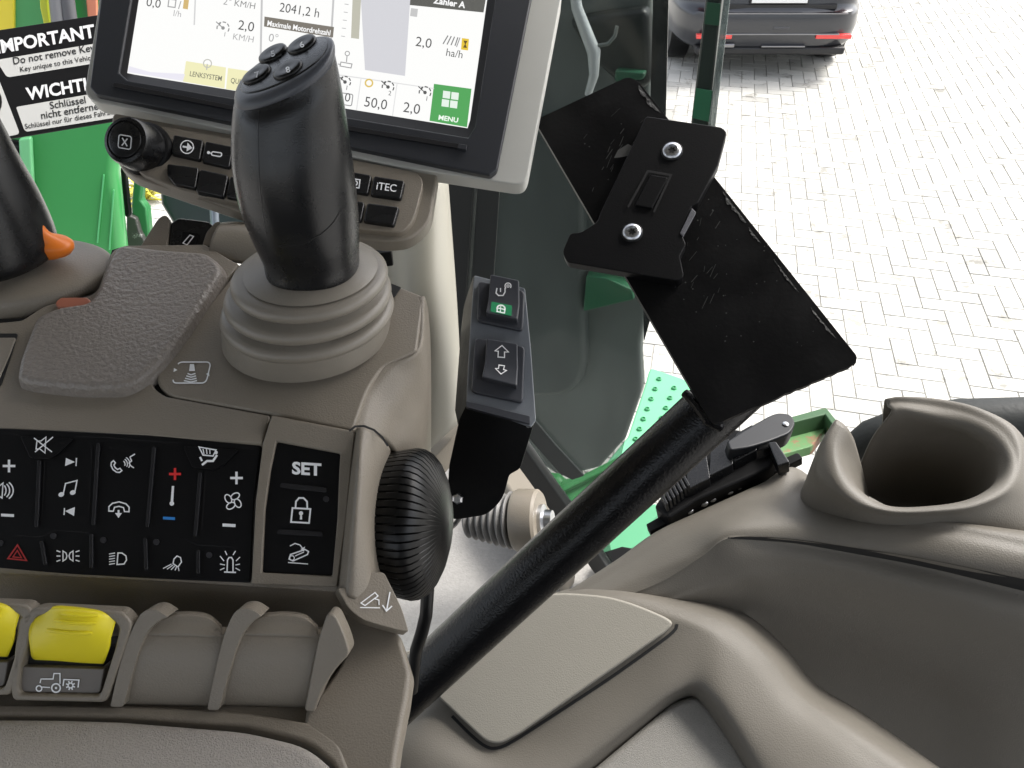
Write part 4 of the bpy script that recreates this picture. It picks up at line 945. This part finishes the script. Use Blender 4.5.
# raised frame around the soft pad
O2 = [(360, 810, .64), (382, 745, .68), (412, 700, .70), (455, 640, .72), (545, 596, .72), (608, 584, .71), (672, 590, .705), (738, 610, .70), (780, 642, .69), (816, 684, .675), (864, 714, .66), (950, 775, .64)]
O1 = [(372, 808, .62), (394, 746, .655), (422, 706, .672), (468, 645, .688), (552, 602, .682), (610, 592, .672), (669, 599, .665), (731, 618, .656), (770, 650, .643), (805, 692, .628), (854, 724, .612), (935, 780, .59)]
O15 = [(392, 806, .61), (412, 752, .638), (440, 715, .655), (490, 660, .668), (560, 616, .665), (610, 606, .657), (664, 611, .649), (720, 628, .640), (757, 659, .628), (792, 701, .613), (838, 738, .597), (905, 790, .578)]
MI = [(425, 806, .605), (448, 764, .626), (486, 752, .636), (525, 733, .640), (573, 700, .642), (624, 666, .643), (676, 637, .640), (712, 643, .632), (742, 676, .619), (775, 718, .604), (812, 762, .588), (860, 812, .57)]
IN0 = [(470, 830, .595), (522, 790, .608), (570, 760, .617), (602, 736, .622), (636, 711, .625), (668, 688, .626), (695, 678, .625), (716, 692, .616), (740, 725, .604), (766, 765, .592), (790, 803, .58), (808, 835, .57)]
IN = [(490, 835, .602), (538, 800, .613), (583, 770, .622), (610, 748, .627), (643, 721, .631), (672, 698, .632), (693, 690, .631), (708, 702, .624), (729, 731, .613), (751, 768, .601), (773, 805, .59), (790, 838, .58)]
IN2 = [(500, 840, .622), (548, 805, .633), (592, 775, .641), (616, 755, .646), (648, 727, .65), (675, 705, .651), (691, 699, .65), (702, 709, .644), (720, 736, .633), (742, 772, .622), (763, 808, .61), (778, 840, .60)]
pfm = MB().loft([O2, O1, O15, MI, IN0, IN, IN2], 110, 8); ptree = pfm.tree(); pfo = pfm.build('pad_frame', M['trim'], trim, solid=.003, ang=70)
MB().surf_line(ptree, [(452, 716), (470, 734), (485, 746), (497, 748), (515, 740), (560, 711), (610, 678), (655, 646), (674, 631), (677, 624)], 3.2, .0004, 60).build('lid_gap', M['gap'], pfo, fix=False)
Q = Pl((440, 697, .660), (490, 744, .640), (665, 630, .645))
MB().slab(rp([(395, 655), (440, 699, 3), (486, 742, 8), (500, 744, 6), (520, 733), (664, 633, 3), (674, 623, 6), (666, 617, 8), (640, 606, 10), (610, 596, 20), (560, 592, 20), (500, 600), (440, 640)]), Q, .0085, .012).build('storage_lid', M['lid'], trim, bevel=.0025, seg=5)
PP = Pl((600, 768, .628), (690, 700, .642), (745, 768, .612))
MB().slab(rp([(500, 835), (594, 768), (674, 701, 8), (697, 694, 8), (714, 710, 10), (735, 741), (758, 780), (786, 835)]), PP, .004, .02).build('soft_pad', mat('soft_pad_grey', (.25, .24, .22), .9, bump=.8, bscale=1300, detail=5, var=.2, vscale=800, spec=.1), trim, bevel=.006, seg=6)
# cup holder
ri = [(851, 433, .655), (843, 453, .648), (847, 474, .638), (863, 493, .63), (890, 506, .625), (930, 506, .62), (969, 499, .62), (997, 482, .63), (1003, 462, .645), (990, 444, .66), (965, 430, .672), (930, 419, .682), (903, 413, .688), (891, 413, .69)]
rt = [(841, 422, .653), (831, 445, .645), (834, 478, .632), (855, 501, .622), (890, 511.5, .615), (932, 511.5, .61), (974, 506, .608), (1008, 488, .618), (1016, 461, .636), (1003, 434, .655), (972, 416, .67), (934, 407, .685), (900, 403, .692), (887, 405, .695)]
ro = [(832, 424, .66), (819, 447, .657), (816, 480, .648), (847, 507, .634), (887, 516.5, .626), (934, 517, .62), (982, 512, .618), (1022, 493, .628), (1030, 461, .646), (1018, 430, .665), (980, 411, .68), (938, 402, .695), (900, 400, .70), (884, 402, .704)]
ob = [(812, 470, .705), (798, 500, .695), (805, 512, .675), (835, 522, .655), (880, 532, .64), (935, 537, .632), (990, 534, .63), (1050, 530, .64), (1075, 500, .68), (1050, 480, .72), (1000, 470, .74), (940, 460, .76), (900, 455, .76), (880, 450, .75)]
r2 = [(858, 452, .68), (856, 470, .675), (860, 490, .668), (872, 506, .66), (893, 516, .655), (930, 517, .65), (962, 511, .65), (985, 496, .66), (989, 478, .672), (978, 463, .685), (957, 450, .695), (926, 441, .705), (892, 438, .71), (872, 440, .708)]
rb = [(872, 508, .765), (873, 516, .762), (877, 526, .757), (884, 534, .752), (899, 538, .748), (925, 539, .744), (947, 536, .744), (963, 530, .748), (969, 524, .755), (965, 517, .76), (948, 514, .766), (918, 512, .77), (888, 506, .766), (852, 486, .735)]
MB().loft([ob, ro, rt, ri, r2, rb], 90, 8).build('cup_holder', M['trim'], trim, solid=.0015, ang=80)
MB().slab(rp([(846, 478), (880, 496), (925, 500), (968, 508), (972, 528), (930, 545), (870, 540)]), Pl((873, 516, .765), (925, 539, .747), (948, 514, .769)), -.004, .004).build('cup_floor', M['trim'], trim)

# ------------------------------------------------------------------ hydraulic lever block
hv = thing('valve_block', 'black lever block with ribbed thumb pieces and round-ended lever on the side trim', 'lever block', P(720, 500, .74))
VP = Pl((652, 530, .712), (802, 458, .722), (740, 430, .76))
MB().slab(rp([(650, 532), (646, 524), (700, 494), (798, 452, 3), (803, 458, 2), (700, 508)]), VP, .001, .01).build('base_rail', M['clipblack'], hv, bevel=.001)
MB().slab(rp([(654, 506), (682, 466), (732, 428, 6), (764, 434, 4), (780, 456), (770, 468), (700, 498), (668, 518)]), VP, .014, .03).build('valve_body', M['clipblack'], hv, bevel=.003)
for x, y in ((744, 446), (720, 460), (697, 474)):
    MB().slab(rp([(x - 11, y + 16, 2), (x - 9, y - 12, 3), (x + 9, y - 22, 3), (x + 13, y + 4, 2)]), VP, .026, .02).build('lever_segment', M['grip'], hv, bevel=.002)
MB().tube([P(758, 470, .745), P(757, 455, .735), P(757, 440, .728)], [.020, .0185, .017], 32).build('round_boss', M['grip'], hv, ang=40)
MB().slab(rp([(768, 442), (776, 441, 2), (790, 462, 2), (778, 466), (772, 452)]), VP, .028, .015).build('side_fin', M['grip'], hv, bevel=.0015)
LVP = Pl((745, 438, .722), (785, 425, .735), (770, 410, .75))
MB().slab(rp([(727, 441, 2), (744, 430, 4), (768, 416, 5), (778, 412, 6), (792, 414, 8), (796, 424, 6), (790, 433, 4), (770, 441, 5), (750, 447, 4), (730, 450, 3)]), LVP, .006, .018).build('top_lever', mat('lever_grey_black', (.007, .008, .010), .42, spec=.3), hv, bevel=.004, seg=5)
MB().lathe(LVP.at(785.5, 424.5, .006), LVP.n, [(.0028, 0), (.0028, .0012), (.0015, .002), (0, .002)], 20).build('rivet', M['steel'], hv)
for k in range(7):
    t = k / 6; x = 662 + 22 * t; y = 500 - 18 * t
    MB().slab([(x - 3, y - 8), (x - .5, y - 9.5), (x + 6, y + 3), (x + 3.5, y + 4.5)], VP, .03, .012).build('comb_rib', M['grip'], hv, bevel=.0006)
for x, y in ((758, 476), (738, 486), (729, 490.5), (712, 498), (703.5, 502.5), (689, 510)):
    MB().lathe(VP.at(x, y, .0012), VP.n, [(.0045, 0), (.004, .0018), (.002, .003), (0, .0032)], 16).build('screw', M['steel'], hv)

# ------------------------------------------------------------------ grab rail at the right edge
gr = thing('grab_rail', 'thick black curved rail entering from the right behind the cup holder', 'rail', P(960, 450, .84))
MB().tube([P(x, y, d) for x, y, d in [(842, 474, .87), (852, 452, .86), (872, 438, .85), (905, 428, .84), (960, 422, .83), (1024, 421, .82), (1090, 424, .81)]], [.012, .017, .020, .0225, .0245, .025, .025], 32).build('rail', mat('worn_black_rail', (.022, .024, .023), .6, bump=.4, bscale=200, spec=.3, dirt=((.10, .10, .095), 160, .68)), gr, ang=60)
MB().tube([P(x, y, d) for x, y, d in [(985, 440, .87), (1030, 441, .86), (1090, 442, .85)]], .009, 20).build('green_underside', M['green'], gr)

# ------------------------------------------------------------------ sticker plate on the window
SP = Pl((0, 30, .82), (90, 16.5, .82), (0, 143, .80))
sg = thing('warning_sign', 'black and white warning sign with IMPORTANT and WICHTIG text behind the touchscreen', 'sign', SP.at(40, 80))
signb = MB().slab(rp([(-60, 39), (150, 7, 3), (168, 112, 3), (-60, 150)]), SP, 0, .002).build('sign_board', mat('sign_black', (.008, .008, .009), .3, spec=.5), sg, bevel=.0004)
sw_ = mat('sign_white', (.62, .62, .60), .4)
for pts in ([(-4, 60, 2), (150, 34.5, 2), (152, 54, 2), (7, 77.5, 4)], [(16, 107, 2), (160, 82, 2), (163, 110, 3), (25, 132, 4)], [(-60, 84), (0, 82), (20, 134, 4), (-60, 150)]):
    MB().flat(rp(pts), SP, .0003).build('white_band', sw_, signb, fix=False)
MB().flat(circ(-14, 102, 16, 18), SP, .0005).build('black_disc', mat('sign_disc', (.01, .01, .01), .4), signb, fix=False)
sk = mat('sign_ink', (.02, .02, .02), .5)
def sgt(s, x, y, h, m, bold=0, sx=1.0):
    q = MB(); text_into(q, s, x, y, h, SP, -9.6, .0006, bold=bold, sx=sx, align='LEFT'); q.build('sign_text', m, signb, fix=False, smooth=False)
sgt('IMPORTANT', -3, 53.5, 12.5, M['white'], .03, .98); sgt('Do not remove Key', 13, 64.5, 7, sk, .01, 1.0); sgt('Key unique to this Vehicle', 20, 72, 5, sk, .005, 1.0)
sgt('WICHTIG', 28, 100, 12, M['white'], .03, .98); sgt('Schlüssel', 50, 109, 7, sk, .01, 1.02); sgt('nicht entfernen', 41, 119, 7, sk, .01, 1.02); sgt('Schlüssel nur für dieses Fahrzeug', 25, 129, 5, sk, .005, 1.0)
# ------------------------------------------------------------------ ground
gm = mat('far_ground', (.36, .35, .33), .9, var=.1, vscale=1)
me = MB(); me.add([(-250, -250, -.012), (250, -250, -.012), (250, 250, -.012), (-250, 250, -.012)], [(0, 1, 2, 3)])
g = me.build('ground', gm, smooth=False); tag(g, kind='structure')
# herringbone block paving, really laid block by block
vs = []; fs = []; cols = []
phi = R(-12.6); cph, sph = math.cos(phi), math.sin(phi)
W_ = .120; random.seed(5)
def block(cx, cy, hx, hy):
    x = cx * cph - cy * sph; y = cx * sph + cy * cph + 0
    if not (-4 < x < 9.5 and 1.2 < y < 15.5): return
    z = random.uniform(-.0012, .0012); tz = .0; b = .003; jx = random.uniform(-.001, .001); o = len(vs); a = random.uniform(-.006, .006)
    for (hx_, hy_, zz) in ((hx, hy, z - .009), (hx - b, hy - b, z)):
        for sx, sy in ((-1, -1), (1, -1), (1, 1), (-1, 1)):
            lx, ly = sx * hx_ + jx, sy * hy_; lx, ly = lx - ly * a, ly + lx * a
            X, Y = cx + lx, cy + ly; vs.append((X * cph - Y * sph, X * sph + Y * cph, zz))
    fs.append((o + 4, o + 5, o + 6, o + 7))
    for i in range(4): fs.append((o + i, o + (i + 1) % 4, o + 4 + (i + 1) % 4, o + 4 + i))
    c = random.gauss(1, .09)
    for i in range(5): cols.append(c)
g_ = .0018
for i in range(-160, 200):
    for j in range(-60, 130):
        # herringbone cell: horizontal block at (i, j), vertical block next to it
        if (i - j) % 4 == 0: block((i + 1) * W_, (j + .5) * W_, W_ - g_, W_ / 2 - g_)
        if (i - j) % 4 == 2: block((i + .5) * W_, (j + 0) * W_ , W_ / 2 - g_, W_ - g_)
mp = bpy.data.meshes.new('block_paving'); mp.from_pydata(vs, [], fs)
at = mp.attributes.new('tone', 'FLOAT', 'FACE'); at.data.foreach_set('value', cols)
pm = mat('paving_block', (.44, .43, .395), .85, bump=.7, bscale=60, detail=8, spec=.2, dirt=((.28, .27, .24), 5, .56))
nt = pm.node_tree; b_ = nt.nodes['Principled BSDF']; an = nt.nodes.new('ShaderNodeAttribute'); an.attribute_name = 'tone'
mxx = nt.nodes.new('ShaderNodeVectorMath'); mxx.operation = 'SCALE'; src = b_.inputs['Base Color'].links[0].from_socket
nt.links.new(src, mxx.inputs[0]); nt.links.new(an.outputs['Fac'], mxx.inputs['Scale']); nt.links.new(mxx.outputs[0], b_.inputs['Base Color'])
mp.materials.append(pm); po = bpy.data.objects.new('block_paving', mp); col.objects.link(po); tag(po, kind='structure')
jm = MB(); jm.add([(-4.2, 1, -.007), (9.8, 1, -.007), (9.8, 15.8, -.007), (-4.2, 15.8, -.007)], [(0, 1, 2, 3)])
jo = jm.build('joint_sand', mat('joint_sand', (.35, .34, .31), .95, bump=.5, bscale=80), smooth=False); tag(jo, kind='structure')

# ------------------------------------------------------------------ parked car
car = thing('parked_car', 'dark grey estate car parked on the block paving, seen from behind', 'car', Vector((2.46, 8.0, 0)))
car.rotation_euler = (0, 0, 0)
CO = Vector((2.50, 7.95, 0))
paint = mat('anthracite_paint', (.024, .026, .032), .28, metal=.3, spec=.5, coat=.8, dirt=((.05, .048, .045), 40, .66))
blkp = mat('car_black_plastic', (.012, .012, .013), .5)
def cring(z, hw, yr, yf, n=64, sup=5):
    out = []; cy = (yr + yf) / 2; hl = (yf - yr) / 2
    for j in range(n):
        t = 2 * math.pi * (j + .5) / n; ct, st_ = math.cos(t), math.sin(t)
        out.append(CO + Vector((1.04 * hw * math.copysign(abs(ct) ** (2 / sup), ct), cy + hl * math.copysign(abs(st_) ** (2 / (sup + 3)), st_), z)))
    return out
MB().rings([cring(*k) for k in ((.26, .80, .16, 4.3), (.27, .86, .06, 4.4), (.32, .89, .02, 4.45), (.45, .905, 0, 4.5), (.56, .90, .005, 4.5), (.605, .895, .015, 4.48), (.62, .885, .05, 4.4), (.68, .885, .07, 4.35), (.95, .885, .07, 4.2), (1.0, .87, .09, 3.4), (1.04, .85, .14, 3.2))]).build('body', paint, car, ang=50)
MB().rings([cring(*k) for k in ((1.035, .84, .13, 3.1), (1.2, .79, .26, 2.8), (1.38, .70, .46, 2.4))]).build('windows', mat('car_glass', (.01, .012, .014), .06, spec=.8), car, ang=50)
MB().rings([cring(*k) for k in ((1.375, .71, .36, 2.45), (1.42, .70, .40, 2.4), (1.46, .64, .5, 2.3))]).build('roof', paint, car, ang=50)
def cbox(name, m, x0, x1, y0, y1, z0, z1, bev=.008, par=None):
    q = MB(); q.box(CO + Vector(((x0 + x1) / 2, (y0 + y1) / 2, (z0 + z1) / 2)), ((x1 - x0) / 2, 0, 0), (0, (y1 - y0) / 2, 0), (0, 0, (z1 - z0) / 2)); return q.build(name, m, par or car, bevel=bev)
cbox('lower_valance', blkp, -.72, .72, .02, .3, .23, .30, .02)
chrome = mat('chrome', (.25, .25, .26), .3, metal=1)
cbox('chrome_strip', chrome, -.62, .62, -.004, .05, .42, .433, .004)
cbox('exhaust_trim', chrome, -.66, -.36, .0, .06, .30, .34, .012); cbox('exhaust_trim', chrome, -.1, .32, .002, .06, .305, .32, .004)
redm = mat('red_reflector', (.75, .035, .03), .2, coat=1)
for s_ in (-1, 1): cbox('reflector', redm, min(.40 * s_, .74 * s_), max(.40 * s_, .74 * s_), -.006, .05, .385, .425, .008)
cbox('bumper_ledge', chrome, -.66, .66, .012, .05, .603, .613, .002)
cbox('tailgate_recess', blkp, -.56, .56, .06, .09, .63, .68, .01)
pf = cbox('plate_frame', blkp, -.275, .275, .045, .075, .685, .815, .004)
cbox('number_plate', mat('plate_white', (.75, .75, .74), .4), -.26, .26, .038, .05, .695, .805, .002, pf)
cbox('tow_cover', mat('cover_grey', (.06, .06, .065), .4), -.02, .13, -.004, .03, .47, .495, .006)
for s_ in (-1, 1):
    cbox('tail_light', mat('tail_red', (.35, .01, .01), .15, coat=1), min(.5 * s_, .895 * s_), max(.5 * s_, .895 * s_), .04, .2, .82, .97, .02)
    for yy in (.75, 3.4):
        o_w = CO + Vector((s_ * .88, yy, .31)); w_ = MB().lathe(o_w, (-s_, 0, 0), [(.0, -.0), (.19, 0), (.2, -.01), (.29, -.012), (.31, .02), (.31, .18), (.28, .2), (0, .2)], 48).build('wheel', M['rubber'], car, ang=40)
for xx in (-.68, .68): pass

# ------------------------------------------------------------------ tractor parts outside the cab
# tank behind the tinted window, with backing added to block the bright ground
tk = thing('fuel_tank', 'dark rounded tank with added dark backing and a whitened hose seen through the tinted window', 'tank', P(560, 450, 1.7))
TK = Pl(P(560, 200, 1.55), n=(-.30, -.95, .08))
dk = mat('tank_dark', (.10, .112, .106), .4, spec=.4, var=.15, vscale=4)
MB().slab(rp([(420, -160), (650, -160), (651, 0), (649, 140), (650, 290, 8), (640, 345, 8), (642, 390, 8), (625, 440), (600, 468), (560, 478), (520, 450), (440, 440)]), TK, -.02, .04).build('pane_backing', mat('pane_backing', (.16, .175, .165), .5, var=.1, vscale=4), tk, bevel=.01)  # dark sheet added so bright ground does not show through the pane
MB().slab(rp([(450, 120), (582, 120, 20), (586, 380, 26), (566, 398, 20), (440, 398)]), TK, .02, .05).build('tank_body', dk, tk, bevel=.02)
MB().slab(rp([(566, 20), (600, 14), (648, 8), (652, 84), (630, 96), (590, 60)]), TK, .03, .05).build('side_box', mat('box_dark', (.012, .014, .014), .4), tk, bevel=.015)
MB().slab(rp([(586, 276), (606, 278), (632, 290), (634, 300), (583, 312)]), TK, .03, .04).build('green_bracket', mat('bracket_green', (.02, .16, .07), .4), tk, bevel=.004)
MB().slab(rp([(615, 70), (645, 73), (643, 80), (614, 82)]), TK, .05, .04).build('green_bracket', mat('bracket_green2', (.02, .12, .06), .4), tk, bevel=.004)
hs = MB().tube([TK.at(x, y, .09) for x, y in [(573, -20), (577, 8), (586, 32), (594, 52), (594, 75), (588, 95)]], [.008, .009, .010, .011, .008, .006], 16).build('bright_hose', mat('hose_highlight', (.75, .78, .78), .3, metal=.2, bump=1, bscale=300), tk, ang=60)  # near-white colour stands in for the highlight streak along the hose
MB().tube([TK.at(x, y, .09) for x, y in [(596, 46), (608, 44), (615, 36), (617, 26)]], .003, 10).build('bright_hose', mat('dull_hose', (.25, .27, .26), .4, metal=.6), tk, ang=60)

Z12 = Pl(Vector((0, 0, 1.15)), n=(0, 0, 1))
stp = thing('tractor_step', 'bright green tread plate with round dimples beside the tinted window', 'step', Z12.at(655, 410))
sp_ = MB().slab(rp([(650, 367, 5), (685, 379, 4), (700, 400), (690, 470), (600, 520), (560, 540), (600, 470), (628, 436), (646, 382)]), Z12, 0, .03).build('tread_plate', M['mint'], stp, bevel=.006)
dmp = mat('dimple_dark_green', (.04, .24, .10), .6)
for k in range(9):
    for q_ in (0, 1):
        x = 659 - k * 3.9 + q_ * 15 - k * q_ * .2; y = 379 + k * 10 + q_ * 9
        MB().lathe(Z12.at(x, y, .002), (0, 0, 1), [(.0085, -.002), (.0075, .003), (.005, .0045), (.0035, .001), (0, .0005)], 16).build('dimple', dmp, sp_)
fr_ = thing('green_frame', 'green painted steel frame flange below the tinted window, behind the tube', 'frame', P(570, 500, 1.5))
Z13 = Pl(P(570, 485, 1.50), n=(-.1, -.35, .93))
MB().slab(rp([(520, 452), (534, 470), (560, 473.5), (566, 479, 2), (580, 476), (640, 446), (660, 470), (600, 520), (562, 512), (540, 480)]), Z13, 0, .03).build('flange', M['green'], fr_, bevel=.006)
MB().slab([(556, 489), (604, 465), (640, 448), (640, 453), (604, 471), (558, 494)], Z13, .015, .015).build('flange_rib', M['green'], fr_, bevel=.003)
MB().lathe(Z13.at(556, 482), Z13.n, [(.012, 0), (.012, .006), (.006, .008), (0, .008)], 6).build('bolt', M['green'], fr_)
MB().slab(rp([(590, 562), (645, 508), (656, 503), (660, 514, 2), (653, 521), (660, 530, 2), (640, 545), (612, 560)]), Z13, 0, .03).build('flange', M['mint'], fr_, bevel=.004)
MB().slab(rp([(600, 553), (622, 546), (640, 549), (616, 566), (596, 566)]), Z13, .05, .02).build('pipe_clamp', M['key'], fr_, bevel=.004)
rs = thing('rusty_bracket', 'green steel channel with rust patches between lever block and cup holder', 'bracket', P(800, 430, 1.0))
RB = Pl((770, 440, 1.0), (826, 410, 1.05), (812, 446, .97))
rustm = mat('rusty_green', (.10, .22, .08), .6, bump=.4, bscale=120, dirt=((.24, .12, .07), 22, .52))
MB().slab(rp([(700, 462), (730, 438), (786, 421), (825, 409.5, 2), (832, 419), (812, 446, 3), (779, 455), (740, 480)]), RB, 0, .012).build('channel_web', rustm, rs, bevel=.003)
MB().slab(rp([(786, 418), (826, 407, 2), (845, 430), (842, 438), (825, 414), (786, 424)]), RB, .02, .03).build('channel_flange', mat('dark_green_edge', (.04, .10, .04), .6, dirt=((.3, .12, .06), 30, .6)), rs, bevel=.003)
MB().slab(rp([(700, 470), (716, 448), (740, 430, 3), (746, 436), (724, 456), (708, 476)]), RB, .01, .02).build('channel_end', M['mint'], rs, bevel=.003)

# hood and front of the tractor at left
HV = Pl(P(60, 200, 2.0), n=(.25, -.95, .18))
hd = thing('tractor_hood', 'bright green tractor hood side with black grille and yellow stripe at upper left', 'tractor hood', P(60, 260, 2.0))
MB().slab(rp([(-80, -100), (140, -100), (132, 0), (120, 150), (118, 175), (127, 262), (116, 330), (-80, 330)]), HV, 0, .07).build('hood_panel', M['green'], hd, bevel=.03)
MB().slab([(-80, -100), (14, -100), (14, 27), (8, 60), (-80, 60)], HV, .012, .02).build('yellow_stripe', mat('yellow_paint', (.75, .62, .05), .35), hd, bevel=.004)
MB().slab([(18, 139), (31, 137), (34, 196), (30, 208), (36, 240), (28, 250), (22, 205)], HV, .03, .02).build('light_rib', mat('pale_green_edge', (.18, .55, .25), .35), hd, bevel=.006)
gp = MB().slab([(-60, 132), (19, 141), (24, 205), (26, 260), (-60, 250)], HV, .012, .02).build('grille', M['key'], hd, bevel=.003)
for k in range(16): MB().slab([(-60, 138 + k * 7.2), (20 + k * .3, 146 + k * 7.2), (20 + k * .3, 148.4 + k * 7.2), (-60, 140.4 + k * 7.2)], HV, .02, .01).build('grille_slat', M['ridge'], gp, bevel=.001)
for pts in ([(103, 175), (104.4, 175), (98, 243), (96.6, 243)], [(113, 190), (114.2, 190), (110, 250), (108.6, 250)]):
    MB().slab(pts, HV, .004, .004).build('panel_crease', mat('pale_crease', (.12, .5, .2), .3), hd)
for pts, m_ in (([(44, -60), (58, -60), (66, 25), (60, 28), (52, 22)], mat('hose_grey', (.22, .22, .23), .4)), ([(54, -60), (64, -60), (74, 22), (66, 24)], mat('hose_dark', (.10, .10, .11), .4))):
    a_ = [Vector(p) for p in pts]
    MB().tube([HV.at(*(a_[0].lerp(a_[1], .5)), .05), HV.at(*(a_[-1].lerp(a_[2], .5)), .05), HV.at(a_[2].x + 4, a_[2].y + 40, .05)], .016, 16).build('hose', m_, hd)
MB().slab([(36, -60), (44, -60), (48, 10), (50, 24), (44, 26), (40, 8)], HV, .03, .02).build('yellow_hose', mat('yellow_green', (.6, .65, .05), .4), hd, bevel=.003)
MB().slab(rp([(82, -40), (96, -40), (97, 20), (88, 22)]), HV, .02, .02).build('orange_lamp', mat('lamp_orange', (.7, .25, .15), .4), hd, bevel=.003)
# bits ahead of the hood
fx = thing('front_linkage', 'dark and green steel linkage between the hood and the grained pad', 'linkage', P(140, 240, 2.3))
FV = Pl(P(140, 220, 2.2), n=(.1, -.95, .3))
MB().slab(rp([(119, 168), (125, 168), (130, 214), (128, 218), (124, 216)]), FV, .05, .02).build('dark_strut', M['key'], fx, bevel=.004)
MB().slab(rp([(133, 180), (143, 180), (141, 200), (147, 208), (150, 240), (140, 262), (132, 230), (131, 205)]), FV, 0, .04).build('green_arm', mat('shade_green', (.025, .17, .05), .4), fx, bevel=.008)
MB().slab(rp([(126, 214), (136, 218), (140, 232), (150, 250), (120, 262), (126, 240)]), FV, .02, .04).build('dark_joint', mat('greasy_dark', (.05, .05, .045), .4, dirt=((.4, .4, .38), 30, .58)), fx, bevel=.006)
MB().slab(rp([(158, 188), (215, 200), (260, 215), (260, 262), (205, 262), (172, 225), (160, 205)]), FV, -.05, .1).build('dark_casting', mat('casting', (.018, .03, .03), .4), fx, bevel=.02)
MB().tube([FV.at(213, 190, .03), FV.at(216, 245, .03)], .012, 16).build('cylinder_rod', mat('rod_blue_grey', (.2, .23, .27), .3, metal=.6), fx)
# a yellow weed growing out of the paving
random.seed(11)
wd = MB(); base = Vector(P(146, 196, 3.6)); base.z = 0
zr = ray(146, 200); kz = (0 - CAM.z) / zr.z; base = CAM + zr * kz
for i in range(60):
    a = random.uniform(0, 6.28); l_ = random.uniform(.05, .22); h_ = random.uniform(.02, .16); w2 = random.uniform(.01, .02)
    tip = base + Vector((math.cos(a) * l_, math.sin(a) * l_, h_)); mid = base + Vector((math.cos(a) * l_ * .5, math.sin(a) * l_ * .5, h_ * 1.1)); sd = Vector((-math.sin(a), math.cos(a), 0)) * w2
    wd.add([base, mid + sd, tip, mid - sd], [(0, 1, 2, 3)])
w_ = wd.build('weed', mat('yellow_leaf', (.55, .50, .06), .6), smooth=False); tag(w_, 'yellowish weed growing on the ground beyond the linkage', 'plant')
# ------------------------------------------------------------------ unseen cab shell added to shade the interior (roof, rear, floor, seat)
zr_ = CAM.z + .40
rf = thing('shading_cab_roof', 'unseen roof panel added above the control armrest to shade the tractor cab', 'cab roof', Vector((-.3, 0, zr_)))
def prism(name, m, pts, z0, z1, par, bev=.01):
    q = MB(); n = len(pts); vs = [(x, y, z0) for x, y in pts] + [(x, y, z1) for x, y in pts]
    q.add(vs, [tuple(range(n)), tuple(range(2 * n - 1, n - 1, -1))] + [(i, (i + 1) % n, n + (i + 1) % n, n + i) for i in range(n)]); return q.build(name, m, par, bevel=bev)
liner = mat('roof_liner', (.13, .125, .115), .9, bump=.3, bscale=300)  # kept dark so the unseen roof gives little fill light
prism('roof_panel', liner, [(-1.5, -1.1), (.75, -1.1), (.85, .45), (.45, .85), (-.7, 1.05), (-1.6, .8)], zr_, zr_ + .14, rf, .03)
prism('shading_rear_panel', liner, [(-1.5, -1.12), (.75, -1.12), (.75, -1.06), (-1.5, -1.06)], CAM.z - 1.2, CAM.z - .35, rf)
for x, y in ((-1.45, -1.05), (.72, -1.05), (-1.5, .75)): prism('pillar', liner, [(x - .05, y - .05), (x + .05, y - .05), (x + .05, y + .05), (x - .05, y + .05)], CAM.z - 1.2, zr_, rf)

cf_ = thing('shading_cab_floor', 'unseen dark floor pan added under the console to stop light from the paving', 'cab floor', Vector((-.3, 0, zf - .04)))  # unseen floor, added to stop light bouncing up from the paving
prism('floor_pan', mat('floor_pan_grey', (.06, .06, .058), .8, bump=.4, bscale=200), [(-1.5, -1.05), (.75, -1.05), (.75, .45), (.2, .74), (.08, .92), (-.1, 1.0), (-.9, 1.0), (-1.5, .7)], zf - .09, zf - .035, cf_)
seat = thing('shading_seat', 'unseen black seat added beside the control armrest to block bounced light', 'seat', Vector((.12, -.2, zf)))  # unseen seat, added to keep bounced light off the side trim
sm_ = mat('seat_fabric', (.03, .03, .032), .9, bump=.6, bscale=600)
prism('seat_cushion', sm_, [(-.12, -.55), (.36, -.55), (.36, .06), (.30, .12), (-.06, .12), (-.12, .06)], CAM.z - .86, CAM.z - .70, seat, .04)
prism('backrest', sm_, [(-.10, -.66), (.34, -.66), (.34, -.54), (-.10, -.54)], CAM.z - .78, CAM.z - .02, seat, .04)
prism('seat_base', sm_, [(-.04, -.45), (.28, -.45), (.28, -.02), (-.04, -.02)], zf - .03, CAM.z - .85, seat, .02)
# ------------------------------------------------------------------ light
SUN_EL = 52; SUN_AZ = 60
w = bpy.data.worlds.new('World'); scene.world = w; w.use_nodes = True
nt = w.node_tree; sk = nt.nodes.new('ShaderNodeTexSky'); sk.sky_type = 'NISHITA'; sk.sun_disc = False
sk.sun_elevation = R(SUN_EL); sk.sun_rotation = R(SUN_AZ); sk.dust_density = 4; sk.air_density = 1.0; sk.ozone_density = 1
bg = nt.nodes['Background']; bg.inputs[1].default_value = .15
hs_ = nt.nodes.new('ShaderNodeHueSaturation'); hs_.inputs['Saturation'].default_value = .35
nt.links.new(sk.outputs[0], hs_.inputs['Color']); nt.links.new(hs_.outputs[0], bg.inputs[0])
sd = bpy.data.lights.new('sun', 'SUN'); so = bpy.data.objects.new('sun', sd); col.objects.link(so)
sd.energy = 1.5; sd.angle = R(14); sd.color = (1, .97, .92)
dv = Vector((math.sin(R(SUN_AZ)) * math.cos(R(SUN_EL)), math.cos(R(SUN_AZ)) * math.cos(R(SUN_EL)), math.sin(R(SUN_EL))))
so.rotation_euler = (-dv).to_track_quat('-Z', 'Y').to_euler()
so.location = (3, 3, 8)
scene.view_settings.view_transform = 'Standard'; scene.view_settings.look = 'None'; scene.view_settings.exposure = EXPO; scene.view_settings.gamma = 1
